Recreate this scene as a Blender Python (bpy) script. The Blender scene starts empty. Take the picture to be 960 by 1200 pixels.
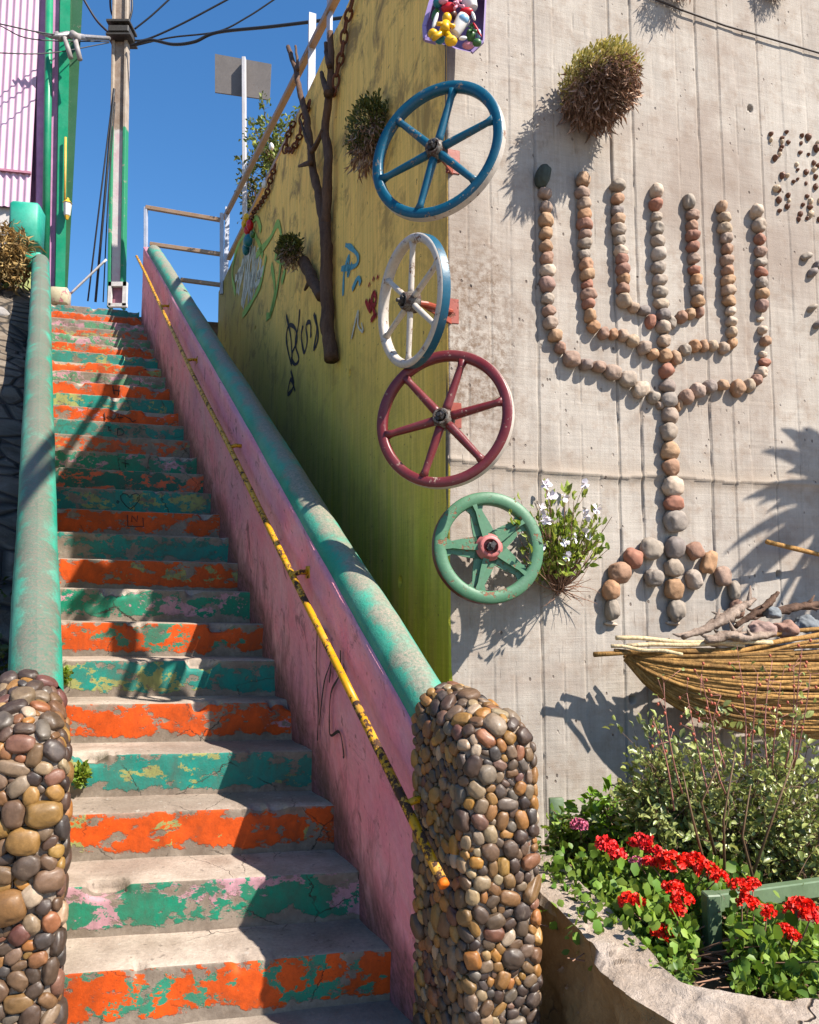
import bpy, math, random
import numpy as np
from mathutils import Vector, Matrix, Quaternion
random.seed(7); RNG = np.random.default_rng(11)
SC = bpy.context.scene; COL = SC.collection
EYE = 1.45; F = 900.0; TH = math.atan(88 / 900)
V = lambda *a: np.array(a, dtype=float)
UP = V(0, 0, 1)

# ---------------------------------------------------------------- camera, survey helpers
cam = bpy.data.cameras.new('camera'); cam.sensor_width = 36; cam.lens = 27; cam.clip_end = 3000; cam.clip_start = .05
co = bpy.data.objects.new('camera', cam); COL.objects.link(co)
co.location = (0, 0, EYE); co.rotation_euler = (math.pi / 2 + TH, 0, 0); SC.camera = co

def ray(px, py):
    x = (px - 480) / F; y = (600 - py) / F
    return V(x, math.cos(TH) - y * math.sin(TH), math.sin(TH) + y * math.cos(TH))
def at_y(px, py, Y):            # point of the sight line at distance Y
    r = ray(px, py); return r * (Y / r[1]) + V(0, 0, EYE)
def at_z(px, py, z):            # ... at height z
    r = ray(px, py); return r * ((z - EYE) / r[2]) + V(0, 0, EYE)
def at_plane(px, py, p0, n):
    r = ray(px, py); o = V(0, 0, EYE); t = np.dot(n, p0 - o) / np.dot(n, r); return o + r * t
def proj(P):
    X, Y, Z = P[0], P[1], P[2] - EYE; d = Y * math.cos(TH) + Z * math.sin(TH)
    return 480 + F * X / d, 600 - F * (Z * math.cos(TH) - Y * math.sin(TH)) / d
def nrm(v): v = np.asarray(v, float); return v / (np.linalg.norm(v) + 1e-12)

# ---------------------------------------------------------------- objects
def tag(o, label=None, cat=None, group=None, kind=None):
    if label:
        o['label'] = label
        if len(label.replace('-', ' ').split()) > 16: print('LONG', len(label.split()), label)
    if cat: o['category'] = cat
    if group: o['group'] = group
    if kind: o['kind'] = kind
    return o
def thing(name, label, cat, loc=(0, 0, 0), group=None):
    o = bpy.data.objects.new(name, None); COL.objects.link(o); o.location = tuple(loc); o.empty_display_size = .1
    return tag(o, label, cat, group)
class MB:
    """collects vertices and faces of one mesh; coordinates are world ones until build()"""
    def __init__(s): s.v = []; s.f = []; s.m = []; s.n = 0; s.uv = None
    def add(s, v, f, mi=0):
        v = np.asarray(v, float).reshape(-1, 3); s.v.append(v)
        b = s.n
        for q in f: s.f.append([int(i) + b for i in q]); s.m.append(mi)
        s.n += len(v)
    def build(s, name, mats, parent=None, smooth=True, origin=None, sharp=None):
        v = np.concatenate(s.v) if s.v else np.zeros((0, 3))
        if origin is None and parent is None: origin = V(*v.mean(0)[:2], v[:, 2].min())
        if origin is None: origin = v.mean(0)
        me = bpy.data.meshes.new(name); me.from_pydata((v - origin).tolist(), [], s.f)
        if not isinstance(mats, (list, tuple)): mats = [mats]
        for m in mats: me.materials.append(m)
        if len(mats) > 1: me.polygons.foreach_set('material_index', s.m)
        if smooth: me.polygons.foreach_set('use_smooth', [True] * len(me.polygons))
        if s.uv is not None:
            uvl = me.uv_layers.new(name='uv'); li = np.zeros(len(me.loops), dtype=np.int32)
            me.loops.foreach_get('vertex_index', li); uvl.data.foreach_set('uv', np.asarray(s.uv, np.float32)[li].ravel())
        me.update()
        if sharp:
            try: me.set_sharp_from_angle(angle=math.radians(sharp))
            except Exception: pass
        o = bpy.data.objects.new(name, me); COL.objects.link(o)
        if parent is not None:
            o.parent = parent
            o.location = tuple(origin - wloc(parent))
        else: o.location = tuple(origin)
        return o
def wloc(o):
    p = V(*o.location)
    while o.parent is not None: o = o.parent; p = p + V(*o.location)
    return p

def frame_of(d, ref=None):
    d = nrm(d); ref = UP if ref is None else ref
    if abs(np.dot(d, ref)) > .97: ref = V(1, 0, 0) if abs(d[0]) < .9 else V(0, 1, 0)
    a = nrm(np.cross(ref, d)); b = np.cross(d, a); return a, b
def tube(mb, pts, r, n=8, cap=True, mi=0, flat=1.0, jit=0):
    pts = np.asarray(pts, float); k = len(pts); r = np.ones(k) * r if np.isscalar(r) else np.asarray(r, float)
    T = np.gradient(pts, axis=0); a, b = frame_of(T[0]); ang = np.arange(n) * 2 * math.pi / n; vs = []
    for i in range(k):
        t = nrm(T[i]); a = nrm(a - t * np.dot(a, t)); b = np.cross(t, a)
        rr = r[i] * (1 + jit * RNG.normal(size=n))[:, None] if jit else r[i]
        vs.append(pts[i] + rr * (np.outer(np.cos(ang), a) + flat * np.outer(np.sin(ang), b)))
    f = [[i * n + j, i * n + (j + 1) % n, (i + 1) * n + (j + 1) % n, (i + 1) * n + j] for i in range(k - 1) for j in range(n)]
    if cap: f += [list(range(n))[::-1], [(k - 1) * n + j for j in range(n)]]
    mb.add(np.concatenate(vs), f, mi)
def box(mb, c, ax, ay, az, hx, hy, hz, mi=0, bev=0.0):
    c = np.asarray(c, float); ax, ay, az = nrm(ax), nrm(ay), nrm(az)
    if bev <= 0:
        s = [(-1, -1, -1), (1, -1, -1), (1, 1, -1), (-1, 1, -1), (-1, -1, 1), (1, -1, 1), (1, 1, 1), (-1, 1, 1)]
        mb.add([c + ax * hx * i + ay * hy * j + az * hz * k for i, j, k in s],
               [[0, 3, 2, 1], [4, 5, 6, 7], [0, 1, 5, 4], [1, 2, 6, 5], [2, 3, 7, 6], [3, 0, 4, 7]], mi); return
    vs = []; e = bev
    for k in (-1, 1):
        for (i, j) in ((-1, -1), (1, -1), (1, 1), (-1, 1)):
            for (dx, dy, dz) in ((0, e, e), (e, 0, e), (e, e, 0)):
                vs.append(c + ax * i * (hx - dx) + ay * j * (hy - dy) + az * k * (hz - dz))
    # each corner: 0 on x face, 1 on y face, 2 on z face
    I = lambda k, c_, q: ((0 if k < 0 else 4) + c_) * 3 + q
    f = [[I(-1, q, 2) for q in (3, 2, 1, 0)], [I(1, q, 2) for q in range(4)]]
    f += [[I(-1, 0, 1), I(-1, 1, 1), I(1, 1, 1), I(1, 0, 1)], [I(-1, 1, 0), I(-1, 2, 0), I(1, 2, 0), I(1, 1, 0)],
          [I(-1, 2, 1), I(-1, 3, 1), I(1, 3, 1), I(1, 2, 1)], [I(-1, 3, 0), I(-1, 0, 0), I(1, 0, 0), I(1, 3, 0)]]
    for q, a in ((0, 1), (1, 0), (2, 1), (3, 0)):
        q2 = (q + 1) % 4
        f += [[I(-1, q, 2), I(-1, q2, 2), I(-1, q2, a), I(-1, q, a)], [I(1, q, a), I(1, q2, a), I(1, q2, 2), I(1, q, 2)]]
    for q in range(4):
        f += [[I(-1, q, 0), I(-1, q, 1), I(1, q, 1), I(1, q, 0)]] if q in (0, 2) else [[I(-1, q, 1), I(-1, q, 0), I(1, q, 0), I(1, q, 1)]]
        t = [I(-1, q, 0), I(-1, q, 1), I(-1, q, 2)]; u = [I(1, q, 0), I(1, q, 1), I(1, q, 2)]
        f += [t if q in (1, 3) else t[::-1], u[::-1] if q in (1, 3) else u]
    mb.add(vs, f, mi)
def bar(mb, p, q, w, h, mi=0, ref=None, bev=0.0):
    p = np.asarray(p, float); q = np.asarray(q, float); a, b = frame_of(q - p, ref)
    box(mb, (p + q) / 2, nrm(q - p), a, b, np.linalg.norm(q - p) / 2, w / 2, h / 2, mi, bev)
def lathe(mb, c, ax, prof, n=24, mi=0, ref=None):
    """prof: list of (along, radius) about axis ax"""
    a, b = frame_of(ax, ref); ax = nrm(ax); vs = []
    ang = np.arange(n) * 2 * math.pi / n
    for (h, r) in prof: vs.append(c + ax * h + r * (np.outer(np.cos(ang), a) + np.outer(np.sin(ang), b)))
    k = len(prof)
    f = [[i * n + j, i * n + (j + 1) % n, (i + 1) * n + (j + 1) % n, (i + 1) * n + j] for i in range(k - 1) for j in range(n)]
    f += [list(range(n))[::-1], [(k - 1) * n + j for j in range(n)]]
    mb.add(np.concatenate(vs), f, mi)
def grid(mb, P, mi=0, flip=False):
    """P: (a,b,3) array of points"""
    a, b = P.shape[:2]; idx = np.arange(a * b).reshape(a, b)
    q = np.stack([idx[:-1, :-1], idx[1:, :-1], idx[1:, 1:], idx[:-1, 1:]], -1).reshape(-1, 4)
    if flip: q = q[:, ::-1]
    mb.add(P.reshape(-1, 3), q.tolist(), mi)

# cheap value noise, any dimension of input array (…,d)
_T = RNG.random(4096)
def vnoise(p, seed=0):
    p = np.asarray(p, float); i = np.floor(p).astype(np.int64); fr = p - i; fr = fr * fr * (3 - 2 * fr); d = p.shape[-1]; out = 0
    for c in range(2 ** d):
        w = 1; h = seed * 7919
        for k in range(d):
            bit = (c >> k) & 1; w = w * (fr[..., k] if bit else 1 - fr[..., k]); h = (h * 31 + (i[..., k] + bit) * (374761393 if k == 0 else 668265263 if k == 1 else 2147483647 // 3)) & 0x7fffffff
        h = ((h ^ (h >> 13)) * 1274126177) & 0x7fffffff
        out = out + w * _T[(h ^ (h >> 16)) & 4095]
    return out
def fbm(p, o=4, seed=0):
    s = 0; a = .5
    for k in range(o): s = s + a * (vnoise(np.asarray(p) * 2 ** k, seed + k) - .5); a *= .5
    return s * 2

def ico(sub):
    t = (1 + 5 ** .5) / 2
    v = [(-1, t, 0), (1, t, 0), (-1, -t, 0), (1, -t, 0), (0, -1, t), (0, 1, t), (0, -1, -t), (0, 1, -t), (t, 0, -1), (t, 0, 1), (-t, 0, -1), (-t, 0, 1)]
    f = [(0, 11, 5), (0, 5, 1), (0, 1, 7), (0, 7, 10), (0, 10, 11), (1, 5, 9), (5, 11, 4), (11, 10, 2), (10, 7, 6), (7, 1, 8), (3, 9, 4), (3, 4, 2), (3, 2, 6), (3, 6, 8), (3, 8, 9), (4, 9, 5), (2, 4, 11), (6, 2, 10), (8, 6, 7), (9, 8, 1)]
    v = [nrm(x) for x in v]
    for _ in range(sub):
        c = {}; nf = []
        def mid(a, b):
            k = (min(a, b), max(a, b))
            if k not in c: c[k] = len(v); v.append(nrm(v[a] + v[b]))
            return c[k]
        for a, b, d in f:
            x, y, z = mid(a, b), mid(b, d), mid(d, a); nf += [(a, x, z), (b, y, x), (d, z, y), (x, y, z)]
        f = nf
    return np.array(v), f
ICO = {k: ico(k) for k in (1, 2, 3)}
def blob(mb, c, ax, ay, az, rx, ry, rz, sub=2, rough=.12, mi=0, seed=None, freq=1.3, box_=0.0):
    v, f = ICO[sub]; seed = random.randint(0, 999) if seed is None else seed
    off = V(seed * 1.7, seed * .9, seed * .33)
    k = 1 + rough * fbm(v * freq + off, 3, 3)[:, None]
    w = v * k
    if box_: w = np.sign(w) * np.abs(w) ** (1 - box_)
    mb.add(np.asarray(c) + np.outer(w[:, 0] * rx, nrm(ax)) + np.outer(w[:, 1] * ry, nrm(ay)) + np.outer(w[:, 2] * rz, nrm(az)), f, mi)

# ---------------------------------------------------------------- material kit
class M_:
    def __init__(s, name):
        s.m = bpy.data.materials.new(name); s.m.use_nodes = True; s.t = s.m.node_tree; s.b = s.t.nodes['Principled BSDF']
    def node(s, ty, **kw):
        n = s.t.nodes.new(ty)
        for k, v in kw.items(): setattr(n, k, v)
        return n
    def put(s, sock, v):
        if hasattr(v, 'is_output') or isinstance(v, bpy.types.NodeSocket): s.t.links.new(v, sock)
        elif v is not None:
            if isinstance(v, (tuple, list)) and len(v) == 3 and sock.type == 'RGBA': v = (*v, 1)
            sock.default_value = v
    def obj(s): return s.node('ShaderNodeTexCoord').outputs['Object']
    def uv(s): return s.node('ShaderNodeUVMap').outputs[0]
    def orand(s): return s.node('ShaderNodeObjectInfo').outputs['Random']
    def island(s): return s.node('ShaderNodeNewGeometry').outputs['Random Per Island']
    def wpos(s): return s.node('ShaderNodeNewGeometry').outputs['Position']
    def map(s, vec, sc=(1, 1, 1), loc=(0, 0, 0), rot=(0, 0, 0)):
        n = s.node('ShaderNodeMapping'); s.put(n.inputs[0], vec); n.inputs['Scale'].default_value = sc; n.inputs['Location'].default_value = loc; n.inputs['Rotation'].default_value = rot
        return n.outputs[0]
    def noise(s, vec, scale=5, detail=6, rough=.6, dist=0, w=None, col=False):
        n = s.node('ShaderNodeTexNoise'); 
        if w is not None: n.noise_dimensions = '4D'; s.put(n.inputs['W'], w)
        s.put(n.inputs['Vector'], vec); n.inputs['Scale'].default_value = scale; n.inputs['Detail'].default_value = detail; n.inputs['Roughness'].default_value = rough; n.inputs['Distortion'].default_value = dist
        return n.outputs['Color' if col else 0]
    def vor(s, vec, scale=5, feature='F1', out='Distance', w=None, rand=1):
        n = s.node('ShaderNodeTexVoronoi', feature=feature); s.put(n.inputs['Vector'], vec); n.inputs['Scale'].default_value = scale; n.inputs['Randomness'].default_value = rand
        return n.outputs[out]
    def ramp(s, fac, stops, interp='LINEAR'):
        n = s.node('ShaderNodeValToRGB'); s.put(n.inputs[0], fac); n.color_ramp.interpolation = interp
        el = n.color_ramp.elements
        while len(el) > len(stops): el.remove(el[-1])
        while len(el) < len(stops): el.new(.5)
        for e, (p, c) in zip(el, stops): e.position = p; e.color = (c, c, c, 1) if np.isscalar(c) else (*c, 1)
        return n.outputs[0]
    def step(s, fac, a, b, lo=0.0, hi=1.0):
        n = s.node('ShaderNodeMapRange'); s.put(n.inputs[0], fac); n.inputs[1].default_value = a; n.inputs[2].default_value = b; n.inputs[3].default_value = lo; n.inputs[4].default_value = hi
        return n.outputs[0]
    def mix(s, fac, a, b, mode='MIX'):
        n = s.node('ShaderNodeMix', data_type='RGBA', blend_type=mode); s.put(n.inputs[0], fac); s.put(n.inputs[6], a); s.put(n.inputs[7], b); return n.outputs[2]
    def math(s, op, a, b=0, clamp=False):
        n = s.node('ShaderNodeMath', operation=op); n.use_clamp = clamp; s.put(n.inputs[0], a); s.put(n.inputs[1], b); return n.outputs[0]
    def sep(s, vec):
        n = s.node('ShaderNodeSeparateXYZ'); s.put(n.inputs[0], vec); return n.outputs
    def comb(s, x, y, z):
        n = s.node('ShaderNodeCombineXYZ'); s.put(n.inputs[0], x); s.put(n.inputs[1], y); s.put(n.inputs[2], z); return n.outputs[0]
    def hsv(s, col, h=.5, sa=1, v=1):
        n = s.node('ShaderNodeHueSaturation'); s.put(n.inputs['Hue'], h); s.put(n.inputs['Saturation'], sa); s.put(n.inputs['Value'], v); s.put(n.inputs['Color'], col); return n.outputs[0]
    def bump(s, h, strength=.5, dist=.01, prev=None):
        n = s.node('ShaderNodeBump'); s.put(n.inputs['Height'], h); n.inputs['Strength'].default_value = strength; n.inputs['Distance'].default_value = dist
        if prev is not None: s.put(n.inputs['Normal'], prev)
        return n.outputs[0]
    def out(s, col=None, rough=.8, normal=None, metal=0, spec=None, tone=.78, **kw):
        if col is not None and tone != 1: col = s.hsv(col, .5, 1.06, tone)
        s.put(s.b.inputs['Base Color'], col); s.put(s.b.inputs['Roughness'], rough); s.put(s.b.inputs['Metallic'], metal)
        if normal is not None: s.put(s.b.inputs['Normal'], normal)
        if spec is not None: s.put(s.b.inputs['Specular IOR Level'], spec)
        for k, v in kw.items(): s.put(s.b.inputs[k], v)
        return s.m
def c8(r, g, b):  # sRGB 0-255 to linear
    return tuple(((x / 255 + .055) / 1.055) ** 2.4 if x > 10 else x / 255 / 12.92 for x in (r, g, b))
def simple(name, col, rough=.7, var=.25, scale=20, bump=.3, metal=0, spec=.4, sat=1.0, isl=False, objr=False, bd=.004):
    m = M_(name); o = m.obj(); n = m.noise(o, scale, 6, .65)
    v = m.step(n, .25, .75, 1 - var, 1 + var)
    if isl: v = m.math('MULTIPLY', v, m.step(m.island(), 0, 1, .6, 1.35))
    if objr: v = m.math('MULTIPLY', v, m.step(m.orand(), 0, 1, .7, 1.3))
    c = m.hsv(col, .5, sat, v)
    return m.out(c, rough, m.bump(n, bump, bd), metal, spec)
def painted(name, col, under=(.12, .05, .03), chip=.35, rough=.45, scale=14, dirt=.4, w=None, under2=None, chipd=.004):
    """chipped paint: dirt film, chips down to the undercoat with a bump at the edge"""
    m = M_(name); o = m.obj(); w = m.math('MULTIPLY', m.orand(), 50)
    n1 = m.noise(o, scale, 8, .7, .3, w=w); n2 = m.noise(o, scale * 3.5, 5, .7, w=w); n3 = m.noise(o, scale * .35, 4, .6, w=w)
    mask = m.step(m.math('ADD', m.math('MULTIPLY', n1, .7), m.math('MULTIPLY', n2, .3)), chip - .015, chip + .015)
    c = m.hsv(col, .5, m.step(n3, .3, .7, .85, 1.1), m.step(n2, .25, .75, .8, 1.12))
    c = m.mix(m.step(n3, .45, .75, 0, dirt), c, tuple(x * .4 + .02 for x in col))
    u = under if under2 is None else m.mix(m.step(n2, .4, .6), under, under2)
    c = m.mix(mask, u, c)
    return m.out(c, m.mix(mask, (.85,) * 3, (rough,) * 3), m.bump(m.math('ADD', m.math('MULTIPLY', mask, 1), m.math('MULTIPLY', n2, .35)), .5, chipd), 0, .4)
# ================================================================ layout (metres, surveyed once)
RD = nrm(V(4220, 900, 0)); ND = V(-RD[1], RD[0], 0)          # riser direction, into the stair
SD = nrm(V(-.507, 1, 0)); SP = V(SD[1], -SD[0], 0)           # up the stair, to its right
C1, CS, RISE, NST = 2.840, .2732, .18, 28
def onl(b, c, a=-.507): # point of line X=aY+b on riser plane c
    Y = (c - ND[0] * b) / (ND[1] + ND[0] * a); return V(a * Y + b, Y, 0)
def A_(c): return onl(.05, c)
def B_(c): return onl(1.40, c)
PITCH = RISE / (CS / np.dot(ND, SD))                         # rise per metre along SD
def nose_z(p):   # height of the nosing line below a point, by its riser plane
    return RISE + (np.dot(ND, p) - C1) / CS * RISE

# ---------------------------------------------------------------- materials of the setting
def m_riser(name, prim, sec, am=.44, wear=.432):
    m = M_(name); uv = m.uv(); w = m.math('MULTIPLY', m.orand(), 90); u, v, _ = m.sep(uv)
    st = m.map(uv, (1, 1.5, 1))
    big = m.noise(st, 5.2, 8, .66, .35, w=w); mid = m.noise(st, 11, 7, .7, .25, w=m.math('ADD', w, 7)); fin = m.noise(uv, 60, 6, .75, w=w)
    low = m.noise(st, 1.6, 3, .5, w=m.math('ADD', w, 3))
    conc = m.mix(m.step(mid, .3, .7), (.20, .155, .12), (.36, .30, .245)); conc = m.hsv(conc, .5, 1, m.step(fin, .2, .8, .7, 1.2))
    p = m.hsv(prim, .5, 1, m.math('MULTIPLY', m.step(fin, .2, .8, .75, 1.15), m.step(mid, .3, .7, .8, 1.1)))
    s2 = m.hsv(sec, .5, .9, m.step(mid, .2, .8, .8, 1.2))
    a1 = m.math('ADD', m.math('MULTIPLY', big, .6), m.math('MULTIPLY', mid, .4))
    c = m.mix(m.step(a1, am + .022, am + .034), s2, p)
    # peeled to the concrete: blotches, the foot of the riser, the chipped nosing
    e = m.math('ADD', m.math('MULTIPLY', mid, .55), m.math('MULTIPLY', m.noise(st, 5, 6, .65, .5, w=m.math('ADD', w, 21)), .45))
    foot = m.step(m.math('ADD', v, m.math('MULTIPLY', m.math('SUBTRACT', e, .5), .20)), .026, .032)
    top = m.step(m.math('SUBTRACT', v, m.math('MULTIPLY', m.math('SUBTRACT', m.math('ADD', m.math('MULTIPLY', low, .6), m.math('MULTIPLY', mid, .4)), .475), .75)), .180, .174)
    edg = m.math('MAXIMUM', m.step(v, .135, .175), m.step(v, .06, .02)); peel = m.step(m.math('SUBTRACT', e, m.math('MULTIPLY', edg, .045)), wear + .008, wear + .030)
    k = m.math('MULTIPLY', m.math('MULTIPLY', foot, peel), m.step(top, 0, 1, .12, 1))
    c = m.mix(k, conc, c)
    grime = m.step(m.noise(m.map(uv, (1, .55, 1)), 6, 7, .75, .4, w=m.math('ADD', w, 40)), .40, .62, 0, .85)
    c = m.mix(grime, c, m.mix(.62, c, (.085, .060, .045)))
    c = m.mix(m.step(m.noise(st, 90, 2, .5, w=w), .66, .70, 0, .45), c, (.06, .045, .035))
    cr = m.vor(m.map(m.noise(uv, 3, 3, .5, col=True), (.35, .35, .35)), 5)   # warped cracks
    vv = m.vor(m.comb(m.math('ADD', u, m.math('MULTIPLY', mid, .12)), m.math('ADD', v, m.math('MULTIPLY', big, .1)), m.math('MULTIPLY', w, .13)), 2.4, 'DISTANCE_TO_EDGE')
    crack = m.math('MAXIMUM', m.step(vv, 0.001, .006), m.step(m.noise(st, 2.7, 2, .5, w=m.math('ADD', w, 60)), .56, .50))
    c = m.mix(crack, (.045, .033, .025), c)
    h = m.math('ADD', m.math('MULTIPLY', k, .5), m.math('ADD', m.math('MULTIPLY', fin, .5), m.math('MULTIPLY', crack, .8)))
    return m.out(c, .72, m.bump(h, .7, .005), 0, .35)
ORANGE, GREEN, LIME, PINK, TEAL = (.70, .092, .010), (.012, .23, .135), (.33, .34, .10), (.52, .26, .31), (.014, .245, .20)
MR = {'OG': m_riser('paint_orange_green', ORANGE, GREEN, .455), 'OL': m_riser('paint_orange_lime', ORANGE, LIME, .43), 'OP': m_riser('paint_orange_pink', ORANGE, PINK, .39),
      'GP': m_riser('paint_green_pink', GREEN, PINK, .45), 'GL': m_riser('paint_green_lime', TEAL, LIME, .445), 'TT': m_riser('paint_teal', TEAL, (.015, .15, .11), .44, .46),
      'OR': m_riser('paint_orange_worn', (.66, .12, .045), LIME, .43, .475), 'LP': m_riser('paint_lime_pink', (.10, .30, .16), PINK, .47, .45), 'GO': m_riser('paint_green_orange', (.015, .13, .09), ORANGE, .46)}
def m_tread():
    m = M_('tread_concrete'); o = m.wpos(); n = m.noise(o, 6, 8, .65); f = m.noise(o, 70, 5, .7); b = m.noise(o, 1.7, 4, .5, .4)
    c = m.mix(m.step(n, .3, .72), (.30, .235, .19), (.53, .45, .385)); c = m.mix(m.step(b, .40, .62, 0, .65), c, (.20, .15, .12))
    c = m.hsv(c, .5, 1, m.step(f, .2, .8, .72, 1.2))
    c = m.mix(m.step(m.noise(o, 38, 3, .5), .64, .72, 0, .5), c, (.07, .055, .045))
    c = m.mix(m.step(m.noise(o, 22, 3, .5), .67, .70, 0, .6), c, (.42, .38, .34))
    ck = m.vor(m.map(m.mix(.12, o, m.noise(o, 5, 4, .6, col=True)), (1, 1, 1)), 2.6, 'DISTANCE_TO_EDGE')
    ck = m.math('MAXIMUM', m.step(ck, .0005, .004), m.step(m.noise(o, 1.9, 2, .5), .56, .50)); c = m.mix(ck, (.07, .055, .045), c)
    return m.out(c, .9, m.bump(m.math('ADD', m.math('ADD', f, n), ck), .6, .006), 0, .25)
MT = m_tread()
MARK = simple('black_marker', (.012, .010, .014), .6, .2)

# ---------------------------------------------------------------- staircase
stair = thing('staircase', 'concrete stairs with peeling orange and green painted risers climbing between two parapets', 'staircase', A_(C1))
KINDS = ['OG', 'GP', 'OL', 'GL', 'OP', 'GL', 'OG', 'GP', 'OL', 'TT', 'OP', 'GL', 'GO', 'GP', 'OR', 'TT', 'OP', 'GL', 'OP', 'LP', 'OL', 'GL', 'OL', 'LP', 'OR', 'LP', 'OP', 'TT']
def riser_frame(k):   # k from 1
    c = C1 + (k - 1) * CS; A, B = A_(c), B_(c); z = (k - 1) * RISE
    return A, B, z
STEPS = []
for k in range(1, NST + 1):
    A, B, z0 = riser_frame(k); w = np.linalg.norm(B - A); nu = 150 if k < 8 else 90 if k < 16 else 50
    tz = V(0, 0, -.028) * 1.0; z0l = z0 + .008                      # the flight sags a little to the right
    T = CS / np.dot(ND, SD) + .03; jr = random.uniform(-.006, .006)
    prof = [(0.0, t, 0) for t in np.linspace(-.01, RISE - .018, 13)] + [(.0005, RISE - .007, 0), (.002, RISE - .002, 0), (.007, RISE, 1)] + [(t, RISE + .003 * math.sin(t * 20), 1) for t in np.linspace(.03, T, 12)]
    us = np.linspace(0, 1, nu); P = np.zeros((nu, len(prof), 3)); UVc = np.zeros((nu, len(prof), 2))
    for i, u in enumerate(us):
        base = A + (B - A) * u
        for j, (s, zz, _) in enumerate(prof):
            UVc[i, j] = (u * w, zz if s < .02 else zz + s); P[i, j] = base + SD * (s + jr) + UP * (zz + z0l) + tz * u
    q = np.stack([np.repeat(us[:, None] * w, len(prof), 1), np.repeat(np.array([[p[1] + p[0] for p in prof]]), nu, 0), np.full((nu, len(prof)), k * 3.7)], -1)
    d = fbm(q * V(5, 7, 1), 4, k) * .010
    near = np.array([math.exp(-((p[1] - RISE) ** 2 / .0009 + (p[0] - .01) ** 2 / .0012)) for p in prof])
    chip = np.clip(fbm(q[:, :1] * V(7, 0, 1), 4, k + 50) - .20, 0, .3) * .20
    P += SD * ((d + chip * near[None, :])[..., None]) - UP * ((np.abs(d) * .25 + chip * near[None, :] * .8)[..., None])
    wob = fbm(q[:, :1] * V(2, 0, 1), 3, k + 9)[..., None] * .012
    P += UP * wob * .4
    mb = MB(); idx = np.arange(nu * len(prof)).reshape(nu, -1)
    f = []; mi = []
    for i in range(nu - 1):
        for j in range(len(prof) - 1):
            f.append([idx[i, j], idx[i + 1, j], idx[i + 1, j + 1], idx[i, j + 1]]); mi.append(prof[j + 1][2] if j > 12 else 0)
    mb.v = [P.reshape(-1, 3)]; mb.f = [[int(x) for x in q_] for q_ in f]; mb.m = mi; mb.n = P.shape[0] * P.shape[1]; mb.uv = UVc.reshape(-1, 2)
    st = mb.build('step', [MR[KINDS[k - 1]], MT], stair)
    names = {'O': 'orange', 'G': 'green', 'T': 'teal', 'L': 'pale lime'}
    st['label'] = '%s painted riser, peeling, with worn concrete tread' % names[KINDS[k - 1][0]]
    STEPS.append(st)
def on_riser(k, px, py, out=.006):
    A, B, z0 = riser_frame(k); n = V(ND[0], ND[1], 0); return at_plane(px, py, A - ND * out, n)
def marks(k, strokes, r=.003, name='marker_drawing'):
    mb = MB()
    for s in strokes: tube(mb, [on_riser(k, x, y) for x, y in s], r, 5)
    return mb.build(name, MARK, STEPS[k - 1])
# heart on the twelfth riser, N in a box on the eleventh, crosses and letters above
B2 = lambda pts: [(55 + x / 4.8, 450 + y / 4.8) for x, y in pts]
hz = [(470, 705), (440, 680), (418, 650), (415, 628), (430, 615), (452, 620), (467, 640), (480, 622), (503, 614), (522, 628), (518, 655), (498, 682), (470, 705)]
marks(12, [B2(hz), B2([(398, 655), (393, 665), (400, 672), (406, 662), (398, 655)])], .0028)
marks(11, [B2([(452, 735), (455, 800), (545, 803), (540, 752)]), B2([(478, 775), (478, 740), (508, 775), (510, 740)])], .003)
marks(14, [B2([(440, 425), (442, 468)]), B2([(422, 440), (462, 450)])], .003)
marks(16, [B2([(398, 250), (398, 290), (425, 285), (435, 268), (420, 252), (398, 250)]), B2([(345, 235), (350, 262), (362, 258)]), B2([(345, 245), (362, 240)])], .0035)
marks(17, [B2([(325, 160), (328, 202)]), B2([(340, 178), (375, 200), (400, 165), (410, 212), (415, 170), (470, 195), (480, 212), (500, 205)]), B2([(395, 190), (430, 188)])], .004)
marks(19, [[(132, 452), (134, 462)], [(140, 452), (139, 463)], [(132, 457), (141, 458)]], .005)

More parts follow.
